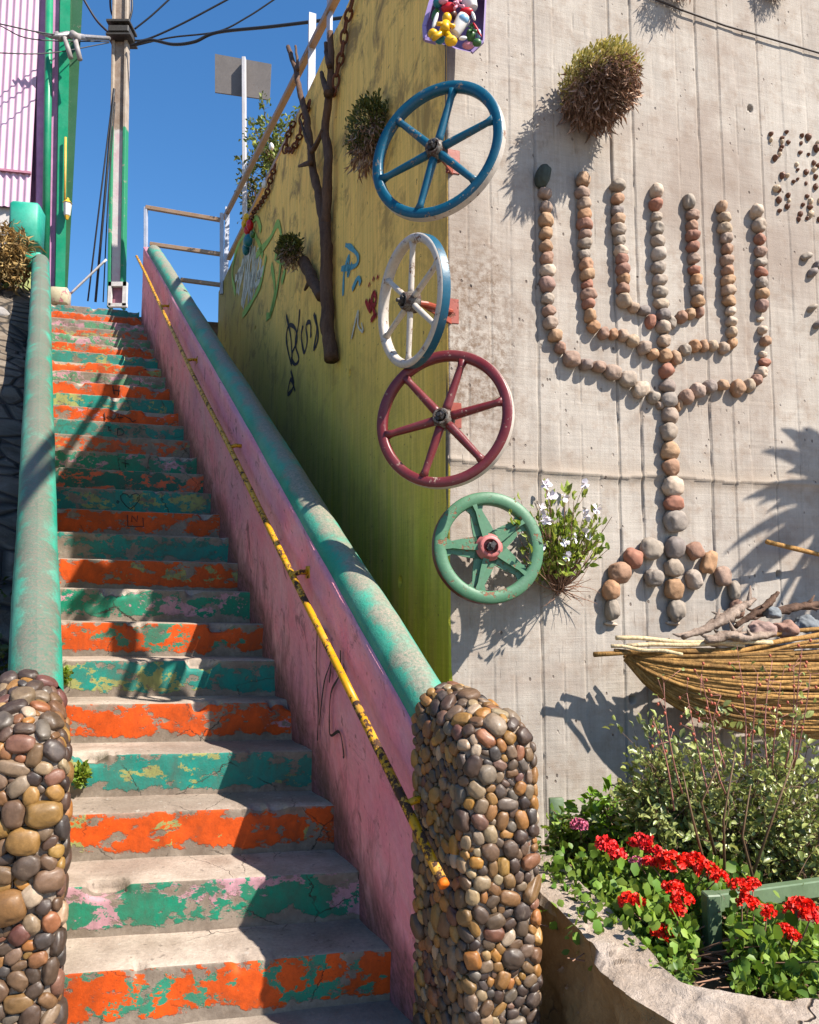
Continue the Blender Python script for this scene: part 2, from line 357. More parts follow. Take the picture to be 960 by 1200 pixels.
# ---------------------------------------------------------------- parapets
def m_pink():
    m = M_('pink_limewash'); uv = m.uv(); u, v, _ = m.sep(uv)
    st = m.map(uv, (1, .28, 1), rot=(0, 0, .55)); n = m.noise(uv, 3.4, 8, .65, .5); f = m.noise(uv, 34, 6, .7); s2 = m.noise(m.map(uv, (4.5, 1.6, 1), rot=(0, 0, .35)), 2.2, 8, .75, .7)
    c = m.mix(m.step(n, .33, .68), (.93, .31, .375), (.95, .47, .51)); c = m.mix(m.step(m.noise(uv, 1.3, 3, .5), .45, .7, 0, .55), c, (.42, .20, .36))
    c = m.hsv(c, .5, 1, m.step(f, .2, .8, .8, 1.12))
    hi = m.step(v, .20, .62)                                     # damp and mould creep up from the steps
    dm = m.math('SUBTRACT', m.math('ADD', m.math('MULTIPLY', s2, .75), m.math('MULTIPLY', n, .25)), m.math('MULTIPLY', hi, .17))
    c = m.mix(m.math('MULTIPLY', m.step(dm, .47, .60), .55), c, m.mix(m.step(f, .35, .65), (.055, .030, .026), (.16, .085, .07)))
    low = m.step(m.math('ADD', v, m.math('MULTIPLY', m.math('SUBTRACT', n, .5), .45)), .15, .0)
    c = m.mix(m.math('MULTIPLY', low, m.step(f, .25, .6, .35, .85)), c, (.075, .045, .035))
    c = m.mix(m.step(m.noise(uv, 16, 4, .6), .64, .69, 0, .6), c, (.13, .07, .06))
    cr = m.step(m.vor(m.map(m.mix(.25, uv, m.noise(uv, 4, 4, .6, col=True)), (1, .6, 1)), 1.3, 'DISTANCE_TO_EDGE'), .0005, .004); c = m.mix(m.step(m.noise(uv, 5.5, 7, .75, .8), .57, .66, 0, .75), c, (.20, .09, .09))
    return m.out(c, .85, m.bump(m.math('ADD', m.math('ADD', m.math('MULTIPLY', n, 1.5), f), s2), .7, .010), 0, .3)
def m_coping(nm='worn_green_paint', k=1.0, th=.545):
    m = M_(nm); o = m.wpos(); n = m.noise(m.map(o, (1, 1, 1)), 5.5, 8, .68, .3); f = m.noise(o, 75, 6, .75); b = m.noise(o, 1.9, 5, .6)
    z = m.sep(m.node('ShaderNodeNewGeometry').outputs['Normal'])[2]
    x = m.sep(m.uv())[1]      # 0 at the crown of the coping, 1 at its flanks
    a = m.math('ADD', m.math('MULTIPLY', n, .55), m.math('ADD', m.math('MULTIPLY', f, .25), m.math('MULTIPLY', b, .2)))
    g = m.mix(m.step(n, .35, .65), (.010, .20, .135), (.03, .31, .21)); g = m.hsv(g, .5, 1, m.step(f, .2, .8, .8, 1.15))
    g = m.mix(m.step(b, .42, .62, 0, .4), g, (.22, .42, .33))
    worn = m.step(m.math('ADD', a, m.math('MULTIPLY', m.math('POWER', x, 2.5), .20)), th + .06, th - .03)
    cc = m.mix(m.step(f, .3, .7), (.15 * k, .105 * k, .08 * k), (.38 * k, .31 * k, .25 * k))
    c = m.mix(m.math('MULTIPLY', worn, m.step(f, .3, .62, .45, 1)), g, cc)
    return m.out(c, .62, m.bump(m.math('ADD', f, m.math('MULTIPLY', n, .8)), .65, .005), 0, .4)
MP, MCOP, MCOPL = m_pink(), m_coping(), m_coping('weathered_green_paint', .55, .585)
MLIMEW = simple('lime_washed_plaster', (.30, .33, .14), .9, .45, 5, .6)
MOUT = simple('bare_outer_plaster', (.13, .13, .10), .9, .4, 6, .6)
def parapet(name, label, b_in, side, Y0, Y1, pA, pB, mat, rad=.1, tk=.2):
    """side +1: body lies to the right of the inner face. pA,pB: pixels of the coping axis ends"""
    t = thing(name, label, 'parapet', onl(b_in, C1))
    S0 = V(-.507 * Y0 + b_in, Y0, 0); S1 = V(-.507 * Y1 + b_in, Y1, 0); L = np.linalg.norm(S1 - S0); n = V(SP[0], SP[1], 0) * side
    mid = S0 + n * tk / 2
    a3, b3 = (at_plane(*pA, mid, n), at_plane(*pB, mid, n)) if side > 0 else (at_y(*pA), at_y(*pB))   # the left wall is seen end-on
    sl = (b3[2] - a3[2]) / np.linalg.norm((b3 - a3)[:2])
    topz = lambda s: a3[2] + (s - np.dot(a3 - mid, SD)) * sl
    ns, nh = int(L / .03), 34; P = np.zeros((ns, nh, 3)); UVc = np.zeros((ns, nh, 2))
    for i, s in enumerate(np.linspace(0, L, ns)):
        p = S0 + SD * s; zt = topz(s) - .01; zb = max(nose_z(p) - .45, -.1) if True else 0
        for j in range(nh):
            if j < nh - 3: q = j / (nh - 4); P[i, j] = p + UP * (zb + (zt - zb) * q); UVc[i, j] = (s, P[i, j, 2] - nose_z(p))
            else: e = j - (nh - 4); P[i, j] = p + n * (tk if e > 1 else tk / 2) + UP * ((zt + .02) if e == 1 else zt if e == 2 else 0 - .05); UVc[i, j] = (s, 1)
    q = np.stack([UVc[..., 0], UVc[..., 1], np.zeros_like(UVc[..., 0])], -1)
    P[:, :nh - 3] -= n * (fbm(q * 2.3, 4, 3)[:, :nh - 3, None] * .016)
    mb = MB(); grid(mb, P, flip=(side < 0)); mb.uv = UVc.reshape(-1, 2)
    mb.m = [1 if (q_ % (nh - 1)) >= nh - 3 else 0 for q_ in range(len(mb.f))]
    body = mb.build('wall_body', [mat, MOUT], t)
    # rounded coping
    sa = np.dot(a3 - mid, SD); sb = np.dot(b3 - mid, SD); k = int((sb - sa) / .025); m = 28
    up = nrm(np.cross(SD * 1 + UP * sl, n)); up = up if up[2] > 0 else -up; ax = nrm(SD + UP * sl)
    P = np.zeros((k, m + 1, 3)); UVc = np.zeros((k, m + 1, 2))
    for i, s in enumerate(np.linspace(sa, sb, k)):
        c = mid + SD * s; c = c + UP * (topz(s) + .007 * fbm(V(s * 1.6, 3), 3, 6)) + n * .006 * fbm(V(s * 1.3, 9), 3, 7); r = rad * (1 + .05 * fbm(V(s * 2.2, 1), 3, 8))
        if k - 1 - i < 4: r *= (.55, .82, .93, .98)[k - 1 - i]
        for j in range(m + 1):
            a = 2 * math.pi * j / m; rr = r * (1 + .02 * fbm(V(s * 11, math.cos(a) * .8, math.sin(a) * .8), 3, 5))
            P[i, j] = c + up * math.cos(a) * rr + n * math.sin(a) * rr; UVc[i, j] = (s, abs(math.sin(a)) if math.cos(a) > 0 else 1)
    mb = MB(); grid(mb, P, flip=(side > 0)); mb.f.append([int((k - 1) * (m + 1) + j) for j in range(m)]); mb.m.append(0); mb.uv = UVc.reshape(-1, 2)
    mb.build('coping', MCOP if side > 0 else MCOPL, t)
    return t, dict(S0=S0, n=n, mid=mid, a=a3, b=b3, sl=sl, up=up, topz=topz)
PR, DR = parapet('parapet_wall', 'pink limewashed parapet with rounded green coping to the right of the stairs', 1.395, 1, 2.66, 9.5, (522, 860), (180, 294), MP, .086)
PL, DL = parapet('parapet_wall', 'weathered parapet with worn green coping along the left edge of the stairs', .155, -1, 2.58, 8.0, (41, 821, 2.6), (46, 305, 8.0), MLIMEW, .086, .15)

def strokes3(name, strokes, plane, mat, r, parent, out=.004, flat=.3):
    p0, n = plane; mb = MB()
    for s in strokes:
        s = np.array([at_plane(x, y, p0 + n * out, n) for x, y in s])
        if len(s) > 2:   # soften
            tt = np.linspace(0, len(s) - 1, (len(s) - 1) * 5 + 1); i = np.minimum(tt.astype(int), len(s) - 2); fr = (tt - i)[:, None]
            g = np.gradient(s, axis=0); h00 = 2 * fr ** 3 - 3 * fr ** 2 + 1
            s = h00 * s[i] + (fr ** 3 - 2 * fr ** 2 + fr) * g[i] + (-2 * fr ** 3 + 3 * fr ** 2) * s[i + 1] + (fr ** 3 - fr ** 2) * g[i + 1]
        T = np.gradient(s, axis=0); sd = np.cross(T, n); sd /= np.linalg.norm(sd, axis=1)[:, None] + 1e-9
        rr = r * (1 + .25 * np.sin(np.arange(len(s)) * .9))[:, None]
        a, b = s - sd * rr, s + sd * rr; k = len(s)
        mb.add(np.concatenate([a, b]), [[i, i + 1, k + i + 1, k + i] for i in range(k - 1)])
    return mb.build(name, mat, parent)
plR = (DR['S0'], -DR['n'])
strokes3('graffiti', [[(372, 735), (383, 745), (388, 772), (380, 800), (374, 850)], [(372, 735), (371, 780), (373, 830), (372, 868)], [(399, 762), (398, 790), (388, 812), (386, 850), (388, 862), (398, 858), (403, 884), (402, 888)], [(386, 800), (388, 778), (386, 762)], [(399, 795), (403, 782)]], plR, MARK, .006, PR, .012)

# ---------------------------------------------------------------- yellow handrail pipe
hr_p = DR['S0'] - DR['n'] * .075; hn = DR['n']
h0 = at_plane(519, 1034, hr_p, hn); h1 = at_plane(160, 300, hr_p, hn)
MY = painted('chipped_yellow_paint', (.64, .31, .012), (.06, .026, .014), .465, .42, 26, .3, chipd=.003)
MY2 = painted('worn_yellow_paint', (.64, .31, .012), (.06, .026, .014), .515, .42, 18, .3, chipd=.003)
hrail = thing('handrail', 'chipped yellow iron pipe handrail bracketed to the pink parapet', 'handrail', (h0[0], h0[1], h0[2]))
mids = [at_plane(x, y, hr_p, hn) for x, y in ((478, 950), (437, 872), (345, 685), (268, 530), (217, 428))]
L = np.linalg.norm(h1 - h0); pts = []
for i, t in enumerate(np.linspace(0, 1, 60)):
    pts.append(h0 + (h1 - h0) * t + UP * (-.012 * math.sin(t * math.pi) + .004 * math.sin(t * 23)) + hn * .004 * math.sin(t * 9))
mb = MB(); tube(mb, pts[5:], .0158, 12); mb.build('pipe', MY, hrail); mb = MB(); tube(mb, pts[:6], .0160, 12); mb.build('worn_pipe_end', MY2, hrail)
mb = MB(); tube(mb, [h0 - (h1 - h0) / L * .012, h0 + (h1 - h0) / L * .004], .0168, 12); mb.build('end_cap', simple('orange_rust', (.65, .16, .03), .7, .4), hrail)
for (x, y) in ((479, 930), (345, 662), (270, 520), (220, 420), (189, 357)):
    q = at_plane(x, y, hr_p, hn); t = np.dot(q - h0, h1 - h0) / L ** 2; q = h0 + (h1 - h0) * t
    mb = MB(); tube(mb, [q, q + UP * .012 + hn * .04, q + UP * .012 + hn * .085], .013, 8); box(mb, q + hn * .08 + UP * .012, SD, UP, hn, .03, .03, .004, bev=.002); mb.build('bracket', MY, hrail)
# ================================================================ pebble pillars
def m_pebble():
    m = M_('river_pebble'); r = m.math('FRACT', m.math('ADD', m.orand(), m.island())); o = m.obj(); wp = m.wpos()
    r2 = m.math('FRACT', m.math('MULTIPLY', r, 17.3)); n = m.noise(wp, 26, 7, .65, .6); f = m.noise(wp, 160, 5, .75)
    c = m.ramp(r, [(0, (.030, .018, .014)), (.13, (.085, .048, .030)), (.22, (.050, .040, .036)), (.34, (.15, .085, .045)), (.46, (.24, .13, .05)), (.55, (.34, .19, .07)), (.62, (.12, .042, .035)),
                   (.70, (.20, .14, .09)), (.78, (.36, .26, .155)), (.84, (.10, .085, .07)), (.90, (.27, .11, .055)), (.95, (.38, .20, .06)), (1, (.42, .33, .24))])
    c = m.hsv(c, m.step(r2, 0, 1, .49, .51), 1.05, m.math('MULTIPLY', m.step(n, .25, .75, .7, 1.3), m.step(f, .3, .7, .7, .98)))
    c = m.mix(m.step(n, .60, .75, 0, .35), c, (.30, .24, .18))
    return m.out(c, m.step(n, .3, .7, .45, .72), m.bump(m.math('ADD', f, n), .25, .002), 0, .5, **{'Coat Weight': .12, 'Coat Roughness': .3})
def m_mortar():
    m = M_('mortar'); o = m.wpos(); n = m.noise(o, 40, 7, .7)
    return m.out(m.mix(m.step(n, .3, .7), (.15, .11, .085), (.36, .29, .23)), .9, m.bump(n, .9, .008), 0, .2)
MPEB, MMOR = m_pebble(), m_mortar()
def nearest(P, Q, w):
    out = np.zeros(len(P), int)
    for i in range(0, len(P), 4000):
        d = ((P[i:i + 4000, None, :] - Q[None]) ** 2).sum(-1) / w[None] ** 2; out[i:i + 4000] = d.argmin(1)
    return out
def pebble_pillar(label, corner, wdir, width, depth, hf, hb, count, parent_name='pebble_pillar', seed=1, wspread=.28):
    """corner: front corner on the ground on the stair side; wdir: unit vector along the front; SD runs back"""
    r = np.random.default_rng(seed); rr, re = width / 2, .035
    def sect(s):     # half width and crown height at distance s behind the front
        k = 1.0 if s > re else math.sqrt(max(0, 1 - (1 - s / re) ** 2))
        return width / 2 - re * (1 - k), hf + (hb - hf) * s / depth - re * (1 - k)
    ss = np.concatenate([re * (1 - np.cos(np.linspace(0, math.pi / 2, 6))), np.linspace(re, depth, 12)[1:]])
    m = 14; rows = []
    def ring(s, shrink=1.0):
        hw, h = sect(s); hw2 = hw * shrink; pts = []
        base = corner + SD * s + wdir * width / 2
        zs = np.linspace(-.02, h - rr, 16)
        for z in zs: pts.append(base - wdir * hw2 + UP * (z))
        for a in np.linspace(0, math.pi, m)[1:-1]:
            z = h - rr + rr * math.sin(a) ** 1.0 * (hw / (width / 2)); x = -math.cos(a) * hw
            pts.append(base + wdir * x * shrink + UP * (h - rr + (z - h + rr) * shrink))
        for z in zs[::-1]: pts.append(base + wdir * hw2 + UP * z)
        return pts
    P = np.array([ring(0, q) for q in (.02, .5, .85)] + [ring(s) for s in ss])
    t = thing(parent_name, label, 'pillar', corner + wdir * width / 2)
    mb = MB(); grid(mb, P); core = mb.build('mortar_core', MMOR, t)
    # dense samples
    a, b = P.shape[:2]; A, B_1, C_, D_ = P[:-1, :-1].reshape(-1, 3), P[1:, :-1].reshape(-1, 3), P[1:, 1:].reshape(-1, 3), P[:-1, 1:].reshape(-1, 3)
    T = np.concatenate([np.stack([A, B_1, C_], 1), np.stack([A, C_, D_], 1)]); nr = np.cross(T[:, 1] - T[:, 0], T[:, 2] - T[:, 0]); ar = np.linalg.norm(nr, axis=1); ok = ar > 1e-9; T, nr, ar = T[ok], nr[ok], ar[ok]
    ctr = corner + wdir * width / 2 + SD * depth / 2 + UP * hf * .5
    N = 26000; ti = r.choice(len(T), N, p=ar / ar.sum()); u, v = r.random(N), r.random(N); fl = u + v > 1; u[fl], v[fl] = 1 - u[fl], 1 - v[fl]
    S = T[ti, 0] + (T[ti, 1] - T[ti, 0]) * u[:, None] + (T[ti, 2] - T[ti, 0]) * v[:, None]; SN = nr[ti] / ar[ti][:, None]
    ax0 = np.stack([np.dot(S - ctr, wdir), (S - ctr) @ V(0, 0, 1) * 0, (S - ctr) @ SD], 1)
    outw = (ax0[:, :1] * wdir + ax0[:, 2:] * SD); SN *= np.sign((SN * (outw + UP * np.clip(S[:, 2:] - (hf - rr), 0, 1) * 3)).sum(1))[:, None] + 1e-9
    Q = S[r.choice(N, count, replace=False)]; w = np.exp(r.normal(0, wspread, count))
    for it in range(5):
        idx = nearest(S, Q, w)
        for i in range(count):
            mk = idx == i
            if mk.sum() > 3: Q[i] = S[mk].mean(0)
    idx = nearest(S, Q, w); pcs = []
    for i in range(count):
        mk = idx == i
        if mk.sum() < 8: continue
        n = nrm(SN[mk].mean(0)); c = S[mk].mean(0); d = S[mk] - c; t1, t2 = frame_of(n); xy = np.stack([d @ t1, d @ t2], 1); ev, ew = np.linalg.eigh(np.cov(xy.T))
        if r.random() < .0: continue
        s1, s2 = 2 * math.sqrt(max(ev[1], 1e-7)), 2 * math.sqrt(max(ev[0], 1e-7)); e1 = t1 * ew[0, 1] + t2 * ew[1, 1]; e2 = np.cross(n, e1)
        s1, s2 = s1 * .985, min(s2 * .985, .05); s3 = min(s1, s2) * .74
        q = MB(); blob(q, c + n * s3 * .26, e1, e2, n, s1, s2, s3, 3 if s1 > .02 else 2, .30, 0, r.integers(1000), 1.2, .22)
        X, Y = proj(c); vis = float(np.dot(n, V(0, 0, EYE) - c) > 0) * (0 <= X <= 960) * (Y < 1215) * (s1 * s2) * (.3 + np.dot(n, nrm(V(0, 0, EYE) - c)))
        pcs.append((vis, q))
    pcs.sort(key=lambda x: -x[0])
    for vsc, q in pcs[:100]: q.build('pebble', MPEB, t)
    rest = MB()
    for vsc, q in pcs[100:]: rest.add(q.v[0], q.f)
    tag(rest.build('small_pebbles', MPEB, t), kind='stuff')
    return t
fr = V(-.507 * 2.375 + 1.372, 2.375, 0)
WD = nrm(V(.975, .222, 0))
pebble_pillar('tall pillar cobbled with river pebbles ending the pink parapet, beside the flower bed', fr + WD * .008, WD, .226, .345, 1.040, 1.115, 760, seed=3, wspread=.22)
fl_ = V(-.507 * 2.30 + .162, 2.30, 0) - WD * .245
pebble_pillar('pillar cobbled with larger dark pebbles ending the worn green parapet at the left edge', fl_, WD, .245, .345, 1.035, 1.165, 520, seed=8, wspread=.24)

# ================================================================ retaining wall
K0 = at_y(525, 500, 3.5); K0 = V(K0[0], K0[1], 0)
GD = nrm(V(2950, 903, 0)); GN = V(GD[1], -GD[0], 0)            # grey face: along, outward
YD = nrm(V(-.42, 1, 0)); YN = V(-YD[1], YD[0], 0)              # painted face
ztop = at_plane(400, 22, K0, YN)[2]
gp = lambda px, py, out=0.: at_plane(px, py, K0 + GN * out, GN)
yp = lambda px, py, out=0.: at_plane(px, py, K0 + YN * out, YN)
gu = lambda px, py: float(np.dot(gp(px, py) - K0, GD))
G_ = lambda u, z, out=0.: K0 + GD * u + UP * z + GN * out
Y_ = lambda u, z, out=0.: K0 + YD * u + UP * z + YN * out
print('corner', K0, 'ztop', ztop, 'R28', B_(C1 + 27 * CS), 'pitch', PITCH)
joints = sorted([gu(x, 300) for x in (548, 575, 598, 628, 652, 676, 697, 719, 745, 770, 799, 824, 850, 869, 897, 925, 953, 985, 1010, 1040, 1065, 1100, 1130, 1170, 1200)])
strong = {gu(897, 300): .007, gu(628, 300): .004, gu(824, 300): .003, gu(719, 300): .0035, gu(745, 300): .0025}
def boards(u, z, J, seed, amp):
    J = np.array(J); i = np.searchsorted(J, u); r = np.random.default_rng(seed); off = r.normal(0, amp, len(J) + 1); tl = r.normal(0, amp * 3, len(J) + 1)
    h = off[i]; lo = np.concatenate([[J[0] - .1], J])[i]; h = h + (u - lo) * tl[i]
    h = h + np.where(fbm(np.stack([u * 0 + i * 7.3, z * 1.1], -1), 2, seed) > .12, amp * .8, 0)
    d = np.full(u.shape, 9.); dk = np.zeros(u.shape, bool)
    for j in J:
        wob = fbm(np.stack([z * 9, z * 0 + j * 31], -1), 3, seed) * .004; wd = .0009 + np.clip(fbm(np.stack([z * 3, z * 0 + j * 17], -1), 3, seed + 3), 0, 1) * .006
        if any(abs(j - s) < 1e-6 for s in strong): wd = wd + .0028
        dd = np.abs(u - j - wob) / wd; dk = np.where(dd < d, any(abs(j - s) < 1e-6 for s in strong), dk); d = np.minimum(d, dd)
    return h - np.where(dk, .014, .005) * np.clip(1.25 - d, 0, 1)
def face(name, fn, us, zs, hfun, mats, parent):
    U, Z = np.meshgrid(us, zs, indexing='ij'); H = hfun(U, Z)
    P = K0 + U[..., None] * (GD if fn == 'g' else YD) + Z[..., None] * UP + H[..., None] * (GN if fn == 'g' else YN)
    mb = MB(); grid(mb, P, flip=(fn != 'g')); uv = np.stack([U, Z], -1).reshape(-1, 2)
    # give the slab its thickness: back sheet and closing rims
    back = (GN if fn == 'g' else YN) * -.30; a, b = U.shape; n0 = mb.n
    cor = [P[0, 0] + back, P[-1, 0] + back, P[-1, -1] + back, P[0, -1] + back]; mb.add(cor, []); uv = np.concatenate([uv, [[0, 0], [us[-1], 0], [us[-1], zs[-1]], [0, zs[-1]]]])
    I = np.arange(a * b).reshape(a, b); F4 = [[n0, n0 + 3, n0 + 2, n0 + 1], list(map(int, I[:, -1])) + [n0 + 2, n0 + 3], list(map(int, I[-1, ::-1])) + [n0 + 1, n0 + 2][::1], [n0, n0 + 3] + list(map(int, I[0, ::-1]))]
    for q in F4: mb.f.append(q); mb.m.append(0)
    mb.uv = uv; return mb.build(name, mats, parent)
def m_grey():
    m = M_('board_marked_concrete'); uv = m.uv(); u, v, _ = m.sep(uv)
    n = m.noise(uv, 1.8, 7, .6, .3); brd = m.noise(m.map(uv, (9, .5, 1)), 1.0, 3, .5); saw = m.noise(m.map(uv, (5, 130, 1)), 1.0, 3, .6); saw2 = m.noise(m.map(uv, (1.6, 45, 1)), 1.0, 5, .6, .1)
    f = m.noise(uv, 150, 5, .75); gr = m.noise(m.map(uv, (60, 2.5, 1)), 1, 6, .65, .1); mid = m.noise(uv, 9, 7, .7)
    c = m.mix(m.step(n, .3, .7), (.33, .29, .255), (.46, .415, .37)); c = m.mix(m.step(brd, .4, .62, 0, .45), c, (.48, .43, .38))
    c = m.hsv(c, .5, 1, m.step(saw, .25, .75, .96, 1.03)); c = m.hsv(c, .5, 1, m.step(saw2, .3, .7, .94, 1.05)); c = m.hsv(c, .5, 1, m.step(f, .25, .75, .9, 1.08)); c = m.hsv(c, .5, 1, m.step(gr, .25, .6, .86, 1.04))
    c = m.mix(m.step(mid, .50, .68, 0, .6), c, (.27, .205, .16))
    lo = m.math('ADD', v, m.math('MULTIPLY', m.math('SUBTRACT', n, .5), .3))
    c = m.mix(m.math('MULTIPLY', m.step(m.noise(uv, .9, 5, .65, .6), .47, .64), .62), c, (.25, .19, .155)); ru = m.math('MULTIPLY', m.step(m.math('ADD', u, m.math('MULTIPLY', m.math('SUBTRACT', n, .5), 1.2)), .42, .18), m.math('MULTIPLY', m.step(v, 2.0, 2.3), m.step(v, 3.3, 2.9))); c = m.mix(m.math('MULTIPLY', ru, m.step(m.noise(uv, 28, 6, .75), .42, .60, 0, .95)), c, (.19, .135, .10))
    jt = m.math('ABSOLUTE', m.math('SUBTRACT', m.math('ADD', v, m.math('MULTIPLY', m.math('SUBTRACT', mid, .5), .16)), 2.0)); c = m.mix(m.step(jt, .10, .01, 0, .5), c, (.33, .26, .20))
    pits = m.vor(m.map(uv, (1, .7, 1)), 26); pm = m.math('MULTIPLY', m.step(pits, .17, .12), m.step(m.noise(uv, 7, 3, .5), .55, .62)); c = m.mix(m.math('MULTIPLY', pm, .75), c, (.10, .07, .06))
    scratch = m.math('MULTIPLY', m.step(m.noise(m.map(uv, (170, 5, 1)), 1, 2, .5), .69, .73), m.step(m.noise(uv, 4, 3, .6), .5, .58)); c = m.mix(m.math('MULTIPLY', scratch, .7), c, (.13, .10, .085))
    hgt = m.math('ADD', m.math('ADD', m.math('MULTIPLY', saw, .2), m.math('MULTIPLY', saw2, .5)), m.math('ADD', m.math('MULTIPLY', f, .45), m.math('ADD', mid, m.math('MULTIPLY', pm, -2.5))))
    return m.out(c, .92, m.bump(m.math('ADD', hgt, m.math('MULTIPLY', scratch, -1.2)), .8, .0038), 0, .2)
def m_yellow():
    m = M_('ochre_painted_concrete'); uv = m.uv(); u, v, _ = m.sep(uv)
    n = m.noise(uv, 1.2, 7, .6, .3); brd = m.noise(m.map(uv, (8, .35, 1)), 1, 4, .5); f = m.noise(uv, 110, 5, .75); gr = m.noise(m.map(uv, (38, 1.6, 1)), 1, 6, .65, .2); mid = m.noise(uv, 7, 7, .7, .2); saw = m.noise(m.map(uv, (3, 90, 1)), 1.0, 4, .6)
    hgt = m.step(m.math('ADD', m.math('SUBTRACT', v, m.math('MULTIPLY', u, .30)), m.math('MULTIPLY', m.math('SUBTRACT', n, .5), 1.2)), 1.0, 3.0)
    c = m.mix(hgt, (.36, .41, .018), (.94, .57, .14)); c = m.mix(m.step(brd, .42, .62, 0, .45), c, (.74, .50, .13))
    far = m.math('MULTIPLY', m.step(u, .5, 3.2), m.step(v, 3.9, 2.3)); c = m.mix(m.math('MULTIPLY', far, m.step(n, .3, .6, .55, .85)), c, (.19, .195, .04))  # low far zone: darker green paint plus occlusion shade, both in the colour
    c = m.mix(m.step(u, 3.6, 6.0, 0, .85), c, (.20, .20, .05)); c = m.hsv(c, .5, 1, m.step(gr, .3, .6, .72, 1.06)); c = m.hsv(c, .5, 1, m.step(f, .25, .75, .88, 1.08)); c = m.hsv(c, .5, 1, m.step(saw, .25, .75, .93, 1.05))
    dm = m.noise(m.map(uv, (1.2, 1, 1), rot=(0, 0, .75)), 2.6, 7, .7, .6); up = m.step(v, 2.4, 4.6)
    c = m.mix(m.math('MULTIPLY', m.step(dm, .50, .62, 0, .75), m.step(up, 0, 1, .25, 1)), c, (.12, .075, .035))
    c = m.mix(m.step(m.noise(uv, 24, 4, .6), .66, .70, 0, .75), c, (.10, .06, .03))
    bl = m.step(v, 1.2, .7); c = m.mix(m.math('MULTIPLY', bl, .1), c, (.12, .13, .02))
    return m.out(c, .8, m.bump(m.math('ADD', m.math('ADD', mid, f), m.math('ADD', gr, m.math('MULTIPLY', saw, .7))), .7, .004), 0, .3, tone=1)
rw = thing('retaining_wall', 'tall board-marked retaining wall, bare grey front, ochre painted side along the stairs', 'wall', K0)
JZ = at_plane(640, 545, K0, GN)[2]
ties = [gp(878, 128), gp(912, 673), gp(741, 820), gp(1010, 500)]; tu = [(np.dot(p - K0, GD), p[2]) for p in ties]
def hg(U, Z):
    h = boards(U, Z, joints, 5, .0016); q = np.stack([U, Z], -1)
    jl = JZ + fbm(np.stack([U * 1.3, U * 0], -1), 3, 8) * .05 - U * .02
    h = h + np.where(Z > jl, .007, 0) + .006 * np.exp(-((Z - jl) / .02) ** 2) * (1 + fbm(q * 6, 3, 2)); h = h + fbm(q * 1.2, 3, 4) * .006 + fbm(q * 11, 3, 6) * .0016
    for (a, b) in tu: h = h - .05 * (np.hypot(U - a, Z - b) < .0185)
    return h - .012 * np.clip(1 - U / .012, 0, 1) ** 2
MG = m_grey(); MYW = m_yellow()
face('grey_face', 'g', np.concatenate([[0, .004, .008], np.arange(.012, 2.6, .0058), np.arange(2.6, 6, .05)]), np.arange(0, ztop + .001, .0078), hg, MG, rw)
yj = [0.07, .16, .25, .36, .47, .60, .74, .90, 1.05, 1.22, 1.4, 1.6, 1.8, 2.05, 2.3, 2.6, 2.9, 3.25, 3.6, 4, 4.4, 4.9, 5.4, 6]
yt = [yp(470, 682), yp(410, 438), yp(299, 385)]; yt = [(np.dot(p - K0, YD), p[2]) for p in yt]
def hy(U, Z):
    h = boards(U, Z, yj, 9, .0016) + fbm(np.stack([U, Z], -1) * 1.5, 3, 14) * .006
    for (a, b) in yt: h = h - .05 * (np.hypot(U - a, Z - b) < .022)
    return h
yus = np.concatenate([np.arange(0, 1.8, .0065), np.arange(1.8, 7.2, .018)])
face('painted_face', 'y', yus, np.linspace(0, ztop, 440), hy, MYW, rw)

spray = lambda nm, c: simple(nm, c, .75, .35, 30)
SB, SBL, SR, SW, SG = spray('black_spray', (.015, .013, .02)), spray('blue_spray', (.10, .33, .42)), spray('red_spray', (.33, .02, .02)), spray('white_spray', (.6, .58, .5)), spray('green_spray', (.28, .46, .10))
PY = (K0, YN)
q8 = lambda pts: [(150 + x / 2.857, 280 + y / 2.857) for x, y in pts]
strokes3('graffiti', [q8([(530, 255), (545, 330), (548, 420), (530, 340), (538, 290), (560, 300), (565, 340), (550, 380)]), q8([(575, 235), (570, 290), (560, 350), (572, 400), (560, 420), (545, 400)]), q8([(585, 290), (580, 330), (590, 380), (600, 340), (596, 290), (610, 280), (612, 330)]), q8([(622, 250), (632, 300), (622, 370), (636, 330), (628, 255)]), q8([(545, 440), (555, 490), (535, 520), (545, 470), (560, 510)])], PY, SB, .016, rw, .006)
strokes3('graffiti', [q8([(720, 190), (724, 110), (740, 60), (736, 120), (750, 80)]), q8([(714, 100), (760, 90), (770, 60), (748, 30), (728, 20)]), q8([(750, 170), (770, 130), (778, 150)])], PY, SBL, .018, rw, .006)
strokes3('graffiti', [q8([(795, 205), (812, 245), (808, 205), (826, 250)]), q8([(822, 175), (830, 200), (822, 225), (816, 200), (822, 175)]), q8([(812, 275), (830, 250), (826, 262)]), q8([(806, 150), (808, 156)]), q8([(820, 130), (822, 137)]), q8([(834, 124), (836, 132)])], PY, SR, .014, rw, .006)
strokes3('graffiti', [q8([(748, 335), (770, 240), (770, 290), (786, 310), (782, 280)])], PY, SW, .009, rw, .006)
def hatch(cx, cy, rx, ry, n, sl, seed):
    r = random.Random(seed); out = []
    for i in range(n):
        x = cx + rx * (2 * i / (n - 1) - 1); hh = ry * math.sqrt(max(.02, 1 - ((x - cx) / rx) ** 2)); out.append([(x + r.uniform(-2, 2) + sl * k, cy + hh * k * r.uniform(.7, 1.1)) for k in (-1, -.3, .4, 1)])
    return out
strokes3('graffiti', hatch(292, 322, 13, 38, 16, -4, 2), PY, SW, .045, rw, .004)
